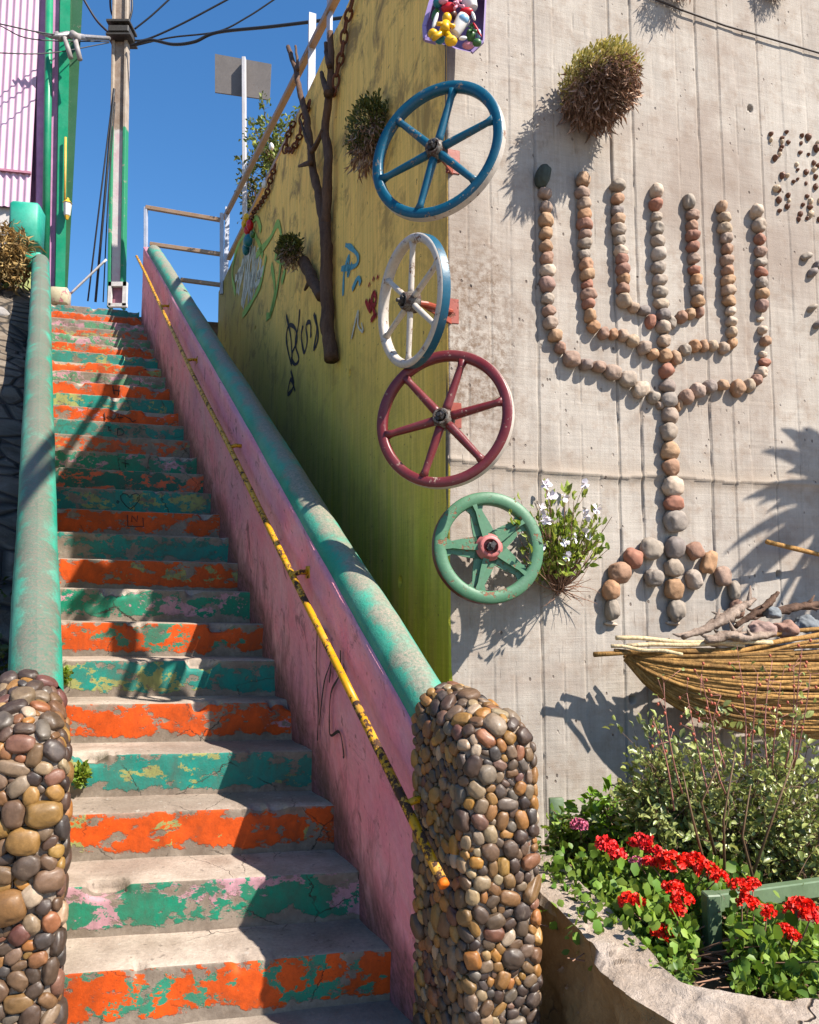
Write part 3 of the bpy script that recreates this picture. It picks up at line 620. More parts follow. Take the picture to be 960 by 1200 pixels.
strokes3('graffiti', [[(276, 345), (272, 320), (278, 290), (292, 270), (302, 282), (308, 300)], [(284, 370), (296, 352), (306, 330), (312, 300)], [(300, 300), (316, 280), (326, 262), (330, 290), (326, 330), (318, 365), (312, 372)], [(316, 372), (322, 340), (318, 310)], [(322, 300), (334, 310), (330, 332)], [(290, 268), (300, 255), (306, 270)]], PY, SG, .034, rw, .007)
# cable clipped across the head of the grey face
mb = MB(); tube(mb, [gp(760, -4, .02), gp(800, 12, .022), gp(850, 30, .018), gp(905, 46, .022), gp(960, 62, .02), gp(1060, 92, .02)], .0055, 6)
tag(mb.build('wall_cable', simple('dark_cable', (.05, .035, .03), .6, .2)), 'thin dark cable sagging across the head of the bare grey wall face', 'cable')
# ================================================================ wheels on the wall
def wheel(label, px, py, Y, R, az, el, nsp, front, side, rot, rimw, rimd, hubm, sp0, sp1, attach, solid=False, chip=.36):
    c = at_y(px, py, Y); az, el = math.radians(az), math.radians(el)
    n = V(math.cos(el) * math.sin(az), -math.cos(el) * math.cos(az), math.sin(el)); a, b = frame_of(n, UP); # a,b in plane
    a = nrm(np.cross(n, UP)) * -1; a = nrm(np.cross(UP, n)) ; b = np.cross(n, a); b = b if b[2] > 0 else -b
    t = thing('iron_wheel', label, 'wheel', (c[0], c[1], c[2]), 'iron wheels hung on the corner of the wall')
    mb = MB(); N = 72; ang = np.arange(N) * 2 * math.pi / N
    # rim section: (radius, depth) from inner back round to outer back; material 1 on the outer tread
    sec = [(R - rimw, -rimd * .75, 0), (R - rimw, -.008, 0), (R - rimw + .007, 0, 0), (R - .006, 0, 0), (R, -.007, 0), (R + .001, -.010, 1), (R + .001, -rimd, 1), (R - .012, -rimd - .002, 1), (R - rimw + .008, -rimd, 1)]
    vs = []
    for r_, d_, _ in sec:
        w = 1 + .0035 * fbm(np.stack([np.cos(ang) * 2, np.sin(ang) * 2], -1), 3, int(px))[:, None]
        vs.append(c + n * d_ + r_ * w * (np.outer(np.cos(ang), a) + np.outer(np.sin(ang), b)))
    k = len(sec); f = []; 
    for i in range(k):
        i2 = (i + 1) % k
        for j in range(N): mb.f.append([i * N + j, i * N + (j + 1) % N, i2 * N + (j + 1) % N, i2 * N + j]); mb.m.append(sec[i2][2] if i2 else 0)
    mb.v.append(np.concatenate(vs)); mb.n = k * N
    o = mb.build('rim', [front, side], t, sharp=50)
    for s in range(nsp):
        th = math.radians(rot) + s * 2 * math.pi / nsp; d = a * math.cos(th) + b * math.sin(th); e = np.cross(n, d)
        m2 = MB(); p0 = c + d * .03 - n * .018; p1 = c + d * (R - rimw + .006) - n * .018
        if solid:  # tee section: broad web with a rib on its face
            for q0, q1, w0, w1, tt, dn in ((p0, p1, sp0, sp1, .012, -.006), (p0, p1, sp0 * .28, sp1 * .22, .018, .008)):
                vs = []
                for q, w, fl in ((q0, w0, 1), (q0 + (q1 - q0) * .45, w0 * .78, 1), (q0 + (q1 - q0) * .8, w1 * .9, 1), (q1, w1 * 1.5, 1)):
                    for (x, y) in ((-1, -1), (1, -1), (1, 1), (-1, 1)): vs.append(q + e * x * w / 2 * (1 if dn < 0 else 1) + n * (dn + y * tt / 2))
                m2.add(vs, [[0, 1, 2, 3][::-1], [12, 13, 14, 15]] + [[i * 4 + j, i * 4 + (j + 1) % 4, i * 4 + 4 + (j + 1) % 4, i * 4 + 4 + j] for i in range(3) for j in range(4)])
            m2.build('spoke', front, t, smooth=False)
        else:
            pts = [p0 + (p1 - p0) * q for q in np.linspace(0, 1, 9)]; rr = [sp0 / 2 + (sp1 - sp0) / 2 * q for q in np.linspace(0, .9, 8)] + [sp1 * .75]
            tube(m2, pts, rr, 10, flat=1.0); m2.build('spoke', front, t)
    m3 = MB(); hr = .046 if not solid else .060
    lathe(m3, c, n, [(-.05, hr * .8), (-.045, hr), (-.008, hr), (.0, hr * .86), (.018, hr * .80), (.022, hr * .72), (.022, hr * .55), (-.01, hr * .5), (-.01, .002)], 28); hb = m3.build('hub', hubm, t, sharp=40)
    m4 = MB(); lathe(m4, c, n, [(-.02, .018), (.028, .018), (.030, .013), (.034, .012), (.040, .010)], 6); tube(m4, [c, c + n * .05], .009, 10)
    box(m4, c + n * .03, nrm(a + b), n, np.cross(nrm(a + b), n), .022, .004, .010, bev=.001); m4.build('axle_nut', RUST, t, smooth=False)
    # bracket running back to the wall, with its plate
    m5 = MB(); w = attach; tube(m5, [c - n * .04, c - n * .10, w], .012, 8); an = GN; box(m5, w + an * .004, GD, UP, an, .035, .06, .004, bev=.002); bar(m5, c - n * .07, w + UP * -.05, .008, .025)
    m5.build('bracket', REDP, t, smooth=False)
    return t, c, n, a, b
RUST = simple('dark_grease_iron', (.05, .045, .045), .55, .5, 60, .5, .4)
REDP = painted('rusty_red_paint', (.30, .055, .03), (.12, .05, .03), .42)
BLUE = painted('blue_enamel', (.006, .088, .155), (.30, .20, .13), .415, .4, 22, .3)
OFFW = painted('offwhite_enamel', (.55, .49, .43), (.22, .12, .08), .42, .4, 20, .3)
MAR = painted('maroon_enamel', (.165, .026, .030), (.42, .30, .24), .405, .38, 22, .4)
GRN = painted('sage_green_enamel', (.08, .195, .11), (.22, .10, .06), .43, .5, 18, .35)
DRED = painted('dark_red_enamel', (.14, .025, .02), (.07, .05, .04), .38)
MIXH = painted('worn_hub_metal', (.16, .14, .12), (.07, .04, .03), .50, .5, 40)
HB = painted('red_hub_paint', (.50, .16, .15), (.06, .05, .05), .42, .5, 30)
at_ = lambda x, y: gp(x, y)
wheel('blue spoked iron wheel with off-white tread, topmost of the wheels at the wall corner', 509, 173.5, 3.2, .318, -27.5, 3.6, 6, BLUE, OFFW, 14, .046, .042, MIXH, .040, .030, G_(.03, at_(530, 190)[2]))
wheel('off-white spoked wheel with blue tread turned almost edge-on, between the blue and the maroon wheel', 477, 353, 3.2, .283, -61, -3, 6, OFFW, BLUE, 20, .036, .044, MIXH, .028, .024, G_(.02, at_(530, 365)[2]))
wheel('maroon spoked iron wheel with chipped rim, hung above the green wheel', 518, 489, 3.2, .303, -20.6, 5.6, 6, MAR, OFFW, 12, .044, .040, MIXH, .042, .030, G_(.03, at_(532, 487)[2]))
wheel('sage green five-spoked pulley wheel with red hub plate, lowest on the wall corner', 574, 641, 3.3, .243, 9, 5, 5, GRN, DRED, 36, .054, .056, HB, .105, .062, G_(.16, at_(575, 650)[2]), solid=True)

# ================================================================ pebble menorah
def m_stone():
    m = M_('wall_stone'); r = m.math('FRACT', m.math('ADD', m.orand(), m.island())); wp = m.wpos(); n = m.noise(wp, 22, 7, .65, .5); f = m.noise(wp, 150, 5, .75)
    c = m.ramp(r, [(0, (.33, .20, .125)), (.15, (.40, .27, .18)), (.3, (.28, .17, .13)), (.42, (.36, .30, .25)), (.55, (.42, .25, .15)), (.66, (.30, .20, .17)), (.76, (.44, .34, .25)), (.86, (.25, .22, .20)), (.93, (.30, .15, .11)), (1, (.42, .37, .32))])
    c = m.hsv(c, .5, 1.1, m.math('MULTIPLY', m.step(n, .25, .75, .72, 1.22), m.step(f, .3, .7, .88, 1.12)))
    return m.out(c, .75, m.bump(m.math('ADD', f, n), .5, .003), 0, .3)
MST = m_stone()
special = {k: simple('stone_' + k, c, .75, .3, 30, .5) for k, c in dict(dark=(.05, .06, .045), grey=(.29, .24, .195), pale=(.46, .36, .28), red=(.31, .14, .095), slate=(.20, .165, .15)).items()}
A5 = lambda l: [(600 + x[0] * .375, 180 + x[1] * .375, *x[2:]) for x in l]; A6 = lambda l: [(620 + x[0] * .3542, 480 + x[1] * .3542, *x[2:]) for x in l]
men = A5([(88, 80, 22, 34, 'dark'), (95, 133), (100, 175), (98, 218, 25, 22), (98, 258), (100, 298), (100, 336), (102, 374, 24, 20, 'pale'), (102, 417, 25, 22), (105, 460), (108, 497), (112, 535), (127, 575), (143, 612), (177, 645, 27, 23), (222, 663), (262, 670), (303, 688, 25, 23), (350, 708, 27, 25), (393, 742, 27, 24, 'pale'), (432, 765, 19, 19, 'grey'), (455, 790, 13, 13),
 (213, 93, 22, 23), (213, 133), (215, 167), (217, 200), (218, 232), (219, 261), (221, 288), (220, 322, 18, 15, 'grey'), (224, 355), (227, 385), (228, 415, 17, 15, 'red'), (231, 447), (232, 477), (236, 512), (247, 545), (277, 568, 18), (308, 570, 16), (338, 575, 18), (370, 590), (402, 612), (430, 632),
 (322, 108, 24, 18, 'grey'), (321, 150), (322, 185, 19, 15, 'slate'), (324, 213), (326, 245), (328, 278, 20, 16, 'grey'), (331, 310, 21, 17, 'pale'), (334, 338), (338, 370), (340, 402), (338, 430), (340, 465, 21, 21), (372, 485, 18, 15), (403, 495, 21, 15, 'slate'), (425, 530, 16, 20, 'red'),
 (441, 125, 20, 22, 'pale'), (441, 168, 23, 18, 'red'), (443, 205), (443, 243, 21, 19, 'grey'), (446, 282), (447, 322, 23, 22), (448, 365), (450, 403), (453, 440, 23, 18, 'grey'), (455, 474, 26, 16), (462, 508, 23, 20, 'slate'), (463, 549, 23, 21), (463, 592, 22, 20), (468, 637, 22, 22), (471, 683, 24, 22, 'red'), (476, 730, 24, 21), (478, 775, 26, 22), (483, 820, 27, 26),
 (543, 157, 18, 25, 'grey'), (553, 200), (553, 234), (553, 264), (556, 298), (558, 334), (562, 370, 22, 14, 'red'), (565, 402), (568, 434), (571, 468), (578, 500, 15, 17), (548, 505, 17), (518, 518, 20), (492, 535, 14, 20, 'grey'),
 (646, 175, 17, 21), (652, 208), (655, 242), (658, 272), (661, 305), (662, 340), (663, 372), (664, 402), (666, 434), (669, 466), (673, 498, 19, 15, 'pale'), (677, 530, 20, 16, 'pale'), (676, 564), (680, 598, 15, 18), (651, 612, 17), (619, 604, 16, 18), (591, 605, 15, 19), (563, 606, 17, 19), (533, 618, 18, 19, 'grey'), (501, 642, 16, 22),
 (753, 190, 23, 21, 'pale'), (761, 232, 25, 22), (763, 275), (765, 312), (768, 348, 23, 15, 'grey'), (768, 377, 23, 15, 'red'), (768, 412), (769, 445), (769, 480, 21, 20), (768, 520, 14, 8, 'pale'), (773, 555, 16, 14, 'pale'), (782, 590, 20, 16), (778, 630, 15, 10, 'pale'), (780, 657, 20, 14, 'red'), (770, 687, 20, 17, 'pale'), (755, 710, 18, 17), (728, 728, 19, 21), (693, 737, 25, 25), (648, 727, 20), (607, 732, 20), (570, 745, 23, 23), (533, 765, 22, 22), (515, 790, 12, 20)]) + \
 A6([(450, 80, 28, 28), (455, 140, 33, 28), (458, 195, 30, 28), (463, 255, 39, 32, 'pale'), (466, 312, 36, 24, 'red'), (472, 370, 39, 35), (470, 458, 33, 38, 'slate'), (396, 462, 40, 34, 'grey'), (335, 494, 32, 30, 'red'), (288, 538, 36, 32), (262, 597, 27, 30), (265, 658, 22, 36, 'grey'), (268, 708, 26, 6, 'pale'), (538, 468, 30, 28), (582, 508, 27, 38), (628, 555, 29, 32), (667, 598, 20, 28, 'grey'), (675, 658, 22, 30), (467, 525, 32, 32), (467, 592, 30, 34), (475, 665, 28, 34, 'grey'), (472, 706, 27, 6, 'pale'), (402, 555, 27, 28), (534, 562, 25, 30)])
mt_ = thing('stone_menorah', 'seven-armed candelabrum drawn with rows of cemented round stones on the grey wall', 'wall mosaic', gp(787, 735))
PXM = at_plane(780, 400, K0, GN)[1] / F
pieces = []
for i, s in enumerate(men):
    x, y = s[0], s[1]; sc = .375 if i < len(men) - 24 else .3542
    mat = MST; nums = [q for q in s[2:] if not isinstance(q, str)]; mats_ = [q for q in s[2:] if isinstance(q, str)]
    rx = (nums[0] if nums else 21 + random.uniform(-3, 3)) * sc * PXM * .98; ry = (nums[1] if len(nums) > 1 else 17.5 + random.uniform(-1.0, 2.0)) * sc * PXM * 1.06
    rt = random.uniform(-.35, .35); ex = GD * math.cos(rt) + UP * math.sin(rt); ey = -GD * math.sin(rt) + UP * math.cos(rt); rz = min(max(min(rx, ry) * 1.15, .012), .038)
    q = MB(); blob(q, gp(x, y) + GN * rz * .75, ex, ey, GN, rx, ry, rz, 3, .42, 0, None, 1.1, .16)
    pieces.append((rx * ry, q, special[mats_[0]] if mats_ else MST, mats_[0] if mats_ else None))
pieces.sort(key=lambda a: -a[0])
for _, q, m_, nm in pieces[:100]: q.build('stone', m_, mt_)
rest = MB(); ml = [MST] + list(special.values())
for _, q, m_, nm in pieces[100:]: rest.add(q.v[0], q.f, ml.index(m_))
tag(rest.build('small_stones', ml, mt_), kind='stuff')

# small glued chips at the right edge of the wall
rl = thing('chip_mosaic', 'sparse mosaic of tiny brown and ivory chips high on the grey wall', 'wall mosaic', gp(940, 255))
CH = [simple('brown_chip', (.13, .055, .03), .6, .4), simple('ivory_chip', (.50, .38, .26), .6, .3)]
ch = [(42, 28, 5, 0), (42, 35, 4, 1), (55, 33, 5, 0), (55, 37, 4, 1), (55, 43, 5, 0), (53, 47, 4, 0), (62, 38, 5, 0), (60, 26, 5, 0), (52, 52, 4, 1), (47, 56, 6, 0), (78, 30, 5, 0), (85, 32, 7, 0), (77, 39, 4, 0), (76, 50, 5, 0), (86, 52, 4, 0), (72, 64, 5, 1), (73, 70, 4, 0), (55, 77, 6, 0), (61, 77, 5, 1), (73, 81, 4, 0), (68, 84, 5, 0), (83, 73, 6, 0), (48, 92, 8, 1), (51, 94, 6, 0), (51, 105, 6, 0), (62, 100, 6, 0), (63, 106, 4, 1), (61, 113, 6, 0), (52, 118, 5, 0), (83, 86, 4, 0), (92, 70, 6, 1), (94, 78, 5, 0), (94, 90, 6, 0), (84, 101, 5, 0), (79, 111, 5, 0), (88, 107, 6, 1), (87, 114, 7, 0), (88, 122, 7, 1), (76, 122, 6, 0), (74, 128, 5, 0), (84, 127, 5, 0), (95, 45, 8, 0), (97, 40, 6, 1), (97, 65, 6, 0), (98, 128, 5, 0), (99, 106, 5, 1), (92, 62, 5, 0), (108, 90, 6, 0), (112, 70, 6, 1), (106, 55, 5, 0)]
for x, y, r_, k in ch:
    px, py = 860 + x, 130 + y; q = MB(); rr = r_ * PXM * .62; blob(q, gp(px, py) + GN * .008, GD, UP, GN, rr, rr * random.uniform(.8, 1.5), rr * 1.3, 1, .35); q.build('chip', CH[k], rl, smooth=False)
for (px, py, r_, n_, l) in ((946, 302, 10, 3, 'trio of grey stones stuck on the wall above the single dark stone, right edge'), (953, 362, 9, 2, 'pair of dark pointed stones stuck low at the right edge of the wall')):
    t = thing('stuck_stones', l, 'wall stones', gp(px, py))
    for i in range(n_):
        q = MB(); rr = r_ * PXM * .75; blob(q, gp(px + i * 7 - 4, py + (14 * (i % 2) + 5 * i)) + GN * rr * .5, nrm(GD + UP * .4), UP, GN, rr * 1.2, rr * .75, rr, 2, .4); q.build('stone', special['slate' if i else 'grey'], t)

# ================================================================ foliage kit
def leafmat(name, col, col2, tr=.25, rough=.5, spec=.35):
    m = M_(name); r = m.island(); n = m.noise(m.wpos(), 9, 3, .5)
    c = m.mix(m.math('ADD', m.math('MULTIPLY', r, .75), m.math('MULTIPLY', n, .25)), col, col2); c = m.hsv(c, .5, 1, m.step(m.math('FRACT', m.math('MULTIPLY', r, 13.7)), 0, 1, .65, 1.35))
    m.out(c, rough, None, 0, spec, tone=.95)
    tl = m.node('ShaderNodeBsdfTranslucent'); m.put(tl.inputs[0], m.hsv(c, .49, 1.15, 1.3)); mx = m.node('ShaderNodeMixShader'); mx.inputs[0].default_value = tr
    m.t.links.new(m.b.outputs[0], mx.inputs[1]); m.t.links.new(tl.outputs[0], mx.inputs[2]); m.t.links.new(mx.outputs[0], m.t.nodes['Material Output'].inputs[0]); return m.m
def leaves(mb, P, D, size, width=.45, fold=.25, jitter=.5, curl=.2, mi=0, rng=None):
    """P (n,3) bases, D (n,3) directions"""
    r = rng or RNG; n = len(P); P = np.asarray(P); D = np.asarray(D) + r.normal(0, jitter, (n, 3)); D /= np.linalg.norm(D, axis=1)[:, None]
    sd = np.cross(D, r.normal(0, 1, (n, 3)) + V(0, 0, .6)); sd /= np.linalg.norm(sd, axis=1)[:, None]; nn = np.cross(sd, D)
    s = (size * np.exp(np.clip(r.normal(0, .28, n), -.6, .45)))[:, None]; w = s * width
    v0 = P; v1 = P + D * s * .3 + sd * w * .42 + nn * w * fold; v2 = P + D * s * .68 + sd * w * .45 + nn * w * fold; v3 = P + D * s - nn * s * curl
    v4 = P + D * s * .68 - sd * w * .45 + nn * w * fold; v5 = P + D * s * .3 - sd * w * .42 + nn * w * fold; m1 = P + D * s * .5 - nn * s * curl * .15
    A = np.stack([v0, v1, v2, v3, v4, v5, m1], 1).reshape(-1, 3); b = np.arange(n)[:, None] * 7
    F = np.concatenate([b + np.array([q]) for q in ([0, 1, 6], [1, 2, 6], [2, 3, 6], [3, 4, 6], [4, 5, 6], [5, 0, 6])])
    mb.add(A, F.tolist(), mi)
def curve3(p, q, bow, n=7, rng=None):
    r = rng or RNG; m = (p + q) / 2 + bow; t = np.linspace(0, 1, n)[:, None]; return (1 - t) ** 2 * p + 2 * t * (1 - t) * m + t ** 2 * q
def ell_pts(r, n, c, ax, ay, az, rx, ry, rz, shell=.5):
    d = r.normal(0, 1, (n, 3)); d /= np.linalg.norm(d, axis=1)[:, None]; k = (shell + (1 - shell) * r.random(n) ** .6)[:, None]
    return np.asarray(c) + k * (np.outer(d[:, 0] * rx, ax) + np.outer(d[:, 1] * ry, ay) + np.outer(d[:, 2] * rz, az))
WOOD = simple('twig_bark', (.16, .095, .06), .85, .4, 40, .6); DRYW = simple('dry_stem', (.28, .16, .11), .85, .3, 40, .4)

# ---- tufts growing on the wall
LTUF = leafmat('tuft_leaf', (.20, .21, .045), (.55, .46, .20), .2); LDARK = leafmat('dark_tuft_leaf', (.035, .055, .012), (.12, .12, .03), .2); FIB = leafmat('dry_fibre', (.27, .15, .10), (.55, .40, .30), .15, .8)
def tuft(label, c, rad, out, n, plane_n, seed, lm, green_up=True, name='hanging_tuft', fibre=1.0, size=.03):
    r = np.random.default_rng(seed); t = thing(name, label, 'plant', c)
    root = c.copy(); ax = np.cross(UP, plane_n); ctr = c + plane_n * out * .45
    mb = MB()
    tgt = ell_pts(r, n, ctr + UP * rad * .12, ax, plane_n, UP, rad, out * .65, rad * .78, .55); keep = (tgt - c) @ plane_n > .004; tgt = tgt[keep]
    for q in tgt[:int(len(tgt) * .28)]: tube(mb, curve3(root + r.normal(0, rad * .15, 3), q, r.normal(0, rad * .12, 3), 5), [.0022, .0018, .0015, .0012, .0008], 3, cap=False)
    mb.build('stem', WOOD, t)
    up = (tgt[:, 2] - c[2]) > (-rad * .35 if green_up else -9); L = MB(); g = tgt[up]
    for k in range(5): leaves(L, g + r.normal(0, rad * .07, g.shape), (g - root) / rad * .7 + UP * .5, size, .38, .25, .5, .1, rng=r)
    L.build('foliage', lm, t)
    if fibre > 0:
        Fm = MB(); nf = int(n * 4 * fibre)
        P0 = ell_pts(r, nf, ctr - UP * rad * .2, ax, plane_n, UP, rad * .92, out * .6, rad * .8, .1); P0 = P0[(P0 - c) @ plane_n > .003]; P0 = P0[P0[:, 2] < c[2] + rad * .35]
        D = (P0 - root) * .6 / rad - UP * .9
        leaves(Fm, P0, D, rad * .42, .018, .1, .35, .25, rng=r); leaves(Fm, P0, D + ax * .5, rad * .3, .025, .1, .5, .35, rng=r); Fm.build('dry_roots', FIB, t)
    return t
tuft('big round tuft, green on top with dry hanging roots, growing high on the grey wall', gp(682, 122), .165, .36, 800, GN, 5, LTUF, size=.021)
tuft('dark leafy tuft on the ochre wall behind the blue wheel', yp(446, 160), .20, .17, 330, YN, 6, LDARK, False, fibre=.25, size=.026)
tuft('small tuft of reddish dry growth at the very top right of the grey wall', gp(903, -14), .085, .12, 90, GN, 16, LTUF, size=.02)
tuft('dry tuft at the head of the grey wall right of the toy planter', gp(788, -22), .12, .18, 120, GN, 17, LTUF, size=.02)
# flowering plant beside the green wheel
PETW = simple('white_petal', (.80, .74, .78), .6, .1); r = np.random.default_rng(21); pc = gp(655, 645); t = thing('flowering_plant', 'leafy plant with small white flowers growing beside the green wheel', 'plant', pc)
S = MB(); L = MB(); Fl = MB(); root = gp(655, 690, .02)
for i in range(100):
    px, py = r.normal(656, 25), r.normal(630, 24); py = min(py, 682)
    q = gp(px, py, abs(r.normal(.13, .07)) + .03); cv = curve3(root + r.normal(0, .012, 3), q, V(0, 0, -.04) + r.normal(0, .03, 3), 8); tube(S, cv, np.linspace(.0035, .0012, 8), 5, cap=False)
    k = r.integers(5, 13); s = cv[4:][r.integers(0, 4, k)]
    if py < 662: leaves(L, s + r.normal(0, .008, s.shape), np.tile(q - root, (k, 1)) * 3 + UP * .3, .040, .45, .25, .6, .15, rng=r)
    if i % 6 == 0:
        q = gp(float(np.clip(px, 612, 700)), float(np.clip(py - 14, 568, 660)), .26 + .1 * (i % 3)); tube(S, [cv[5], q], .0013, 4, cap=False); Fl = MB()
        for a in range(5):
            th = a * 1.256; leaves(Fl, [q], [GN * .35 + GD * math.cos(th) + UP * math.sin(th)], .024, .95, .1, .05, .1, rng=r)
        Fl.build('flower', PETW, t)
for i in range(26):
    q = gp(r.uniform(630, 705), r.uniform(650, 720), abs(r.normal(.06, .04)) + .01); tube(S, curve3(root, q, r.normal(0, .03, 3), 8), np.linspace(.0028, .0008, 8), 4, cap=False)
S.build('stem', DRYW, t); L.build('foliage', leafmat('waxy_leaf', (.09, .17, .025), (.34, .38, .10), .3, .35), t)

# ================================================================ driftwood on the ochre face
def m_bark(name, c1, c2, st=8):
    m = M_(name); o = m.obj(); n = m.noise(m.map(o, (st * 3, st * 3, st * .5)), 1, 7, .7, .5); f = m.noise(o, 80, 5, .7)
    return m.out(m.hsv(m.mix(m.step(n, .3, .7), c1, c2), .5, 1, m.step(f, .2, .8, .8, 1.2)), .85, m.bump(m.math('ADD', n, m.math('MULTIPLY', f, .3)), .9, .012), 0, .25)
BARK = m_bark('driftwood_bark', (.055, .032, .024), (.16, .095, .065)); DRIFT = m_bark('grey_driftwood', (.16, .11, .085), (.42, .33, .27))
bt = thing('driftwood_branch', 'long forked driftwood branch hung upright on the ochre wall', 'branch', yp(386, 420))
yl = lambda pts, o: np.array([yp(x, y, o + .0) for x, y in pts])
mb = MB()
def limb(pts, r0, r1, o, nn=12):
    P = yl(pts, o); tt = np.linspace(0, len(P) - 1, len(P) * 6); i = np.minimum(tt.astype(int), len(P) - 2); fr = (tt - i)[:, None]; P = P[i] * (1 - fr) + P[i + 1] * fr
    for _ in range(3): P[1:-1] = (P[:-2] + P[1:-1] * 2 + P[2:]) / 4
    P += fbm(P * 9, 3, 2)[:, None] * .012; tube(mb, P, np.linspace(r0, r1, len(P)) * (1 + .12 * fbm(P * 14, 2, 5)), nn, jit=.03)
limb([(388, 422), (384, 380), (382, 330), (383, 290), (381, 262)], .050, .040, .06)
limb([(381, 266), (384, 225), (386, 195), (381, 150), (386, 115), (388, 78), (387, 38)], .038, .022, .06)
limb([(381, 268), (372, 225), (366, 190), (364, 170), (360, 140), (352, 110), (346, 80), (338, 55)], .034, .019, .06)
limb([(366, 178), (358, 160), (352, 140)], .016, .008, .09, 8); limb([(350, 82), (348, 68), (346, 54)], .014, .010, .08, 8); limb([(368, 175), (376, 160), (378, 152)], .020, .012, .09, 8); limb([(365, 190), (356, 193), (350, 195)], .022, .010, .09, 8); limb([(386, 78), (382, 62), (382, 50)], .022, .014, .08, 8); limb([(385, 110), (380, 98), (377, 85)], .030, .014, .08, 8)
mb.build('limbs', BARK, bt)
st_ = thing('wood_stump', 'short broken stump hung on the ochre wall under a tuft of leaves', 'stump', yp(372, 345)); mb = MB(); limb([(376, 348), (370, 335), (364, 322), (356, 306)], .040, .044, .06); limb([(366, 328), (360, 334), (357, 340)], .022, .010, .08, 8); mb.build('stump_wood', BARK, st_)
tuft('small leafy tuft growing on the stump on the ochre wall', yp(352, 296, .08), .125, .16, 200, YN, 9, LDARK, False, fibre=.5, size=.032)

# ================================================================ toy planter on the wall corner
TOY = {k: simple('toy_' + k, c, .4, .15, 12, .1) for k, c in dict(lilac=(.33, .25, .50), yellow=(.75, .42, .03), white=(.72, .70, .68), red=(.52, .02, .03), teal=(.02, .16, .20), skyblue=(.22, .40, .60), green=(.05, .13, .04), pink=(.65, .28, .36), brown=(.10, .04, .025)).items()}
tp = thing('toy_planter', 'lilac box crammed with old plastic toys, hung high on the wall corner', 'planter', at_y(532, 40, 3.25))
tq = lambda x, y, Y=3.25: at_y(480 + x / 9.6, y / 9.6, Y)
mb = MB(); Pp = [(265, -60), (165, 300), (175, 440), (300, 475), (560, 560), (700, 590), (825, 470), (850, -60)]
fr_ = [tq(x, y, 3.28) for x, y in Pp]; bk = [tq(x + 20, y - 20, 3.42) for x, y in Pp]; n_ = len(Pp); mb.add(fr_ + bk, [[i, (i + 1) % n_, n_ + (i + 1) % n_, n_ + i] for i in range(n_)] + [[n_ + i for i in range(n_)]])
bar(mb, fr_[0], fr_[1], .018, .018); bar(mb, fr_[1], fr_[2], .018, .018); bar(mb, fr_[2], fr_[3], .016, .016); bar(mb, fr_[5], fr_[6], .012, .012)
mb.build('box', TOY['lilac'], tp, smooth=False)
def toy(x, y, rx, ry, col, Y=3.24, rot=0, kind='ball', nm='toy'):
    c = tq(x, y, Y); s = 3.25 / 900 / 9.6; ex, ez = V(math.cos(rot), 0, math.sin(rot)), V(-math.sin(rot), 0, math.cos(rot)); mb = MB(); fy = V(0, 1, 0)
    if kind == 'ball': blob(mb, c, ex, ez, fy, rx * s, ry * s, min(rx, ry) * s, 2, .1)
    elif kind == 'cup': lathe(mb, c, ez, [(-ry * s, rx * s * .7), (-ry * s * .9, rx * s * .75), (ry * s * .6, rx * s), (ry * s, rx * s * .95), (ry * s, rx * s * .8), (0, rx * s * .6)], 20, ref=fy)
    elif kind == 'fig':   # small limbed figure
        tube(mb, [c - ez * ry * s * .2, c + ez * ry * s * .45], [rx * s * .45, rx * s * .35], 10); blob(mb, c + ez * ry * s * .75, ex, ez, fy, rx * s * .38, rx * s * .42, rx * s * .38, 2, .06)
        for sg in (-1, 1): tube(mb, [c - ez * ry * s * .1, c + ex * sg * rx * s * .45 - ez * ry * s * .55 - fy * .01, c + ex * sg * rx * s * .8 - ez * ry * s * .9 - fy * .02], [rx * s * .24, rx * s * .22, rx * s * .27], 8); tube(mb, [c + ez * ry * s * .35, c + ex * sg * rx * s * .7 + ez * ry * s * .15 - fy * .012], [rx * s * .17, rx * s * .15], 8)
    mb.build(nm, TOY[col], tp)
toy(400, 330, 150, 190, 'yellow', 3.20, -.15, 'fig', 'yellow_figure'); toy(262, 380, 62, 55, 'yellow', 3.20); toy(465, 460, 75, 60, 'yellow', 3.19); toy(560, 290, 85, 120, 'white', 3.22, -.5, 'cup', 'cup'); toy(600, 225, 70, 65, 'skyblue', 3.21); toy(340, 440, 65, 55, 'teal', 3.24)
toy(440, 90, 90, 60, 'red', 3.24); toy(540, 50, 70, 90, 'pink', 3.21, .2, 'fig', 'small_figure'); toy(640, 130, 80, 45, 'red', 3.22); toy(680, 30, 95, 90, 'white', 3.26, .3, 'cup', 'cup'); toy(320, 30, 60, 60, 'teal', 3.24); toy(380, 10, 60, 40, 'pink', 3.22); toy(290, 230, 25, 110, 'white', 3.23, -.3); toy(290, 160, 40, 90, 'green', 3.26, -.4); toy(480, 170, 60, 60, 'brown', 3.26); toy(700, 330, 60, 70, 'green', 3.22, 0, 'fig', 'small_figure'); toy(690, 400, 60, 80, 'green', 3.25)
toy(760, 330, 16, 110, 'red', 3.21, .5); toy(780, 380, 28, 60, 'skyblue', 3.23); toy(760, 480, 55, 45, 'green', 3.22); toy(600, 430, 50, 24, 'white', 3.2, .1); toy(720, 180, 20, 60, 'white', 3.2, .3); toy(660, 510, 70, 45, 'pink', 3.26); toy(530, 400, 60, 60, 'brown', 3.28)
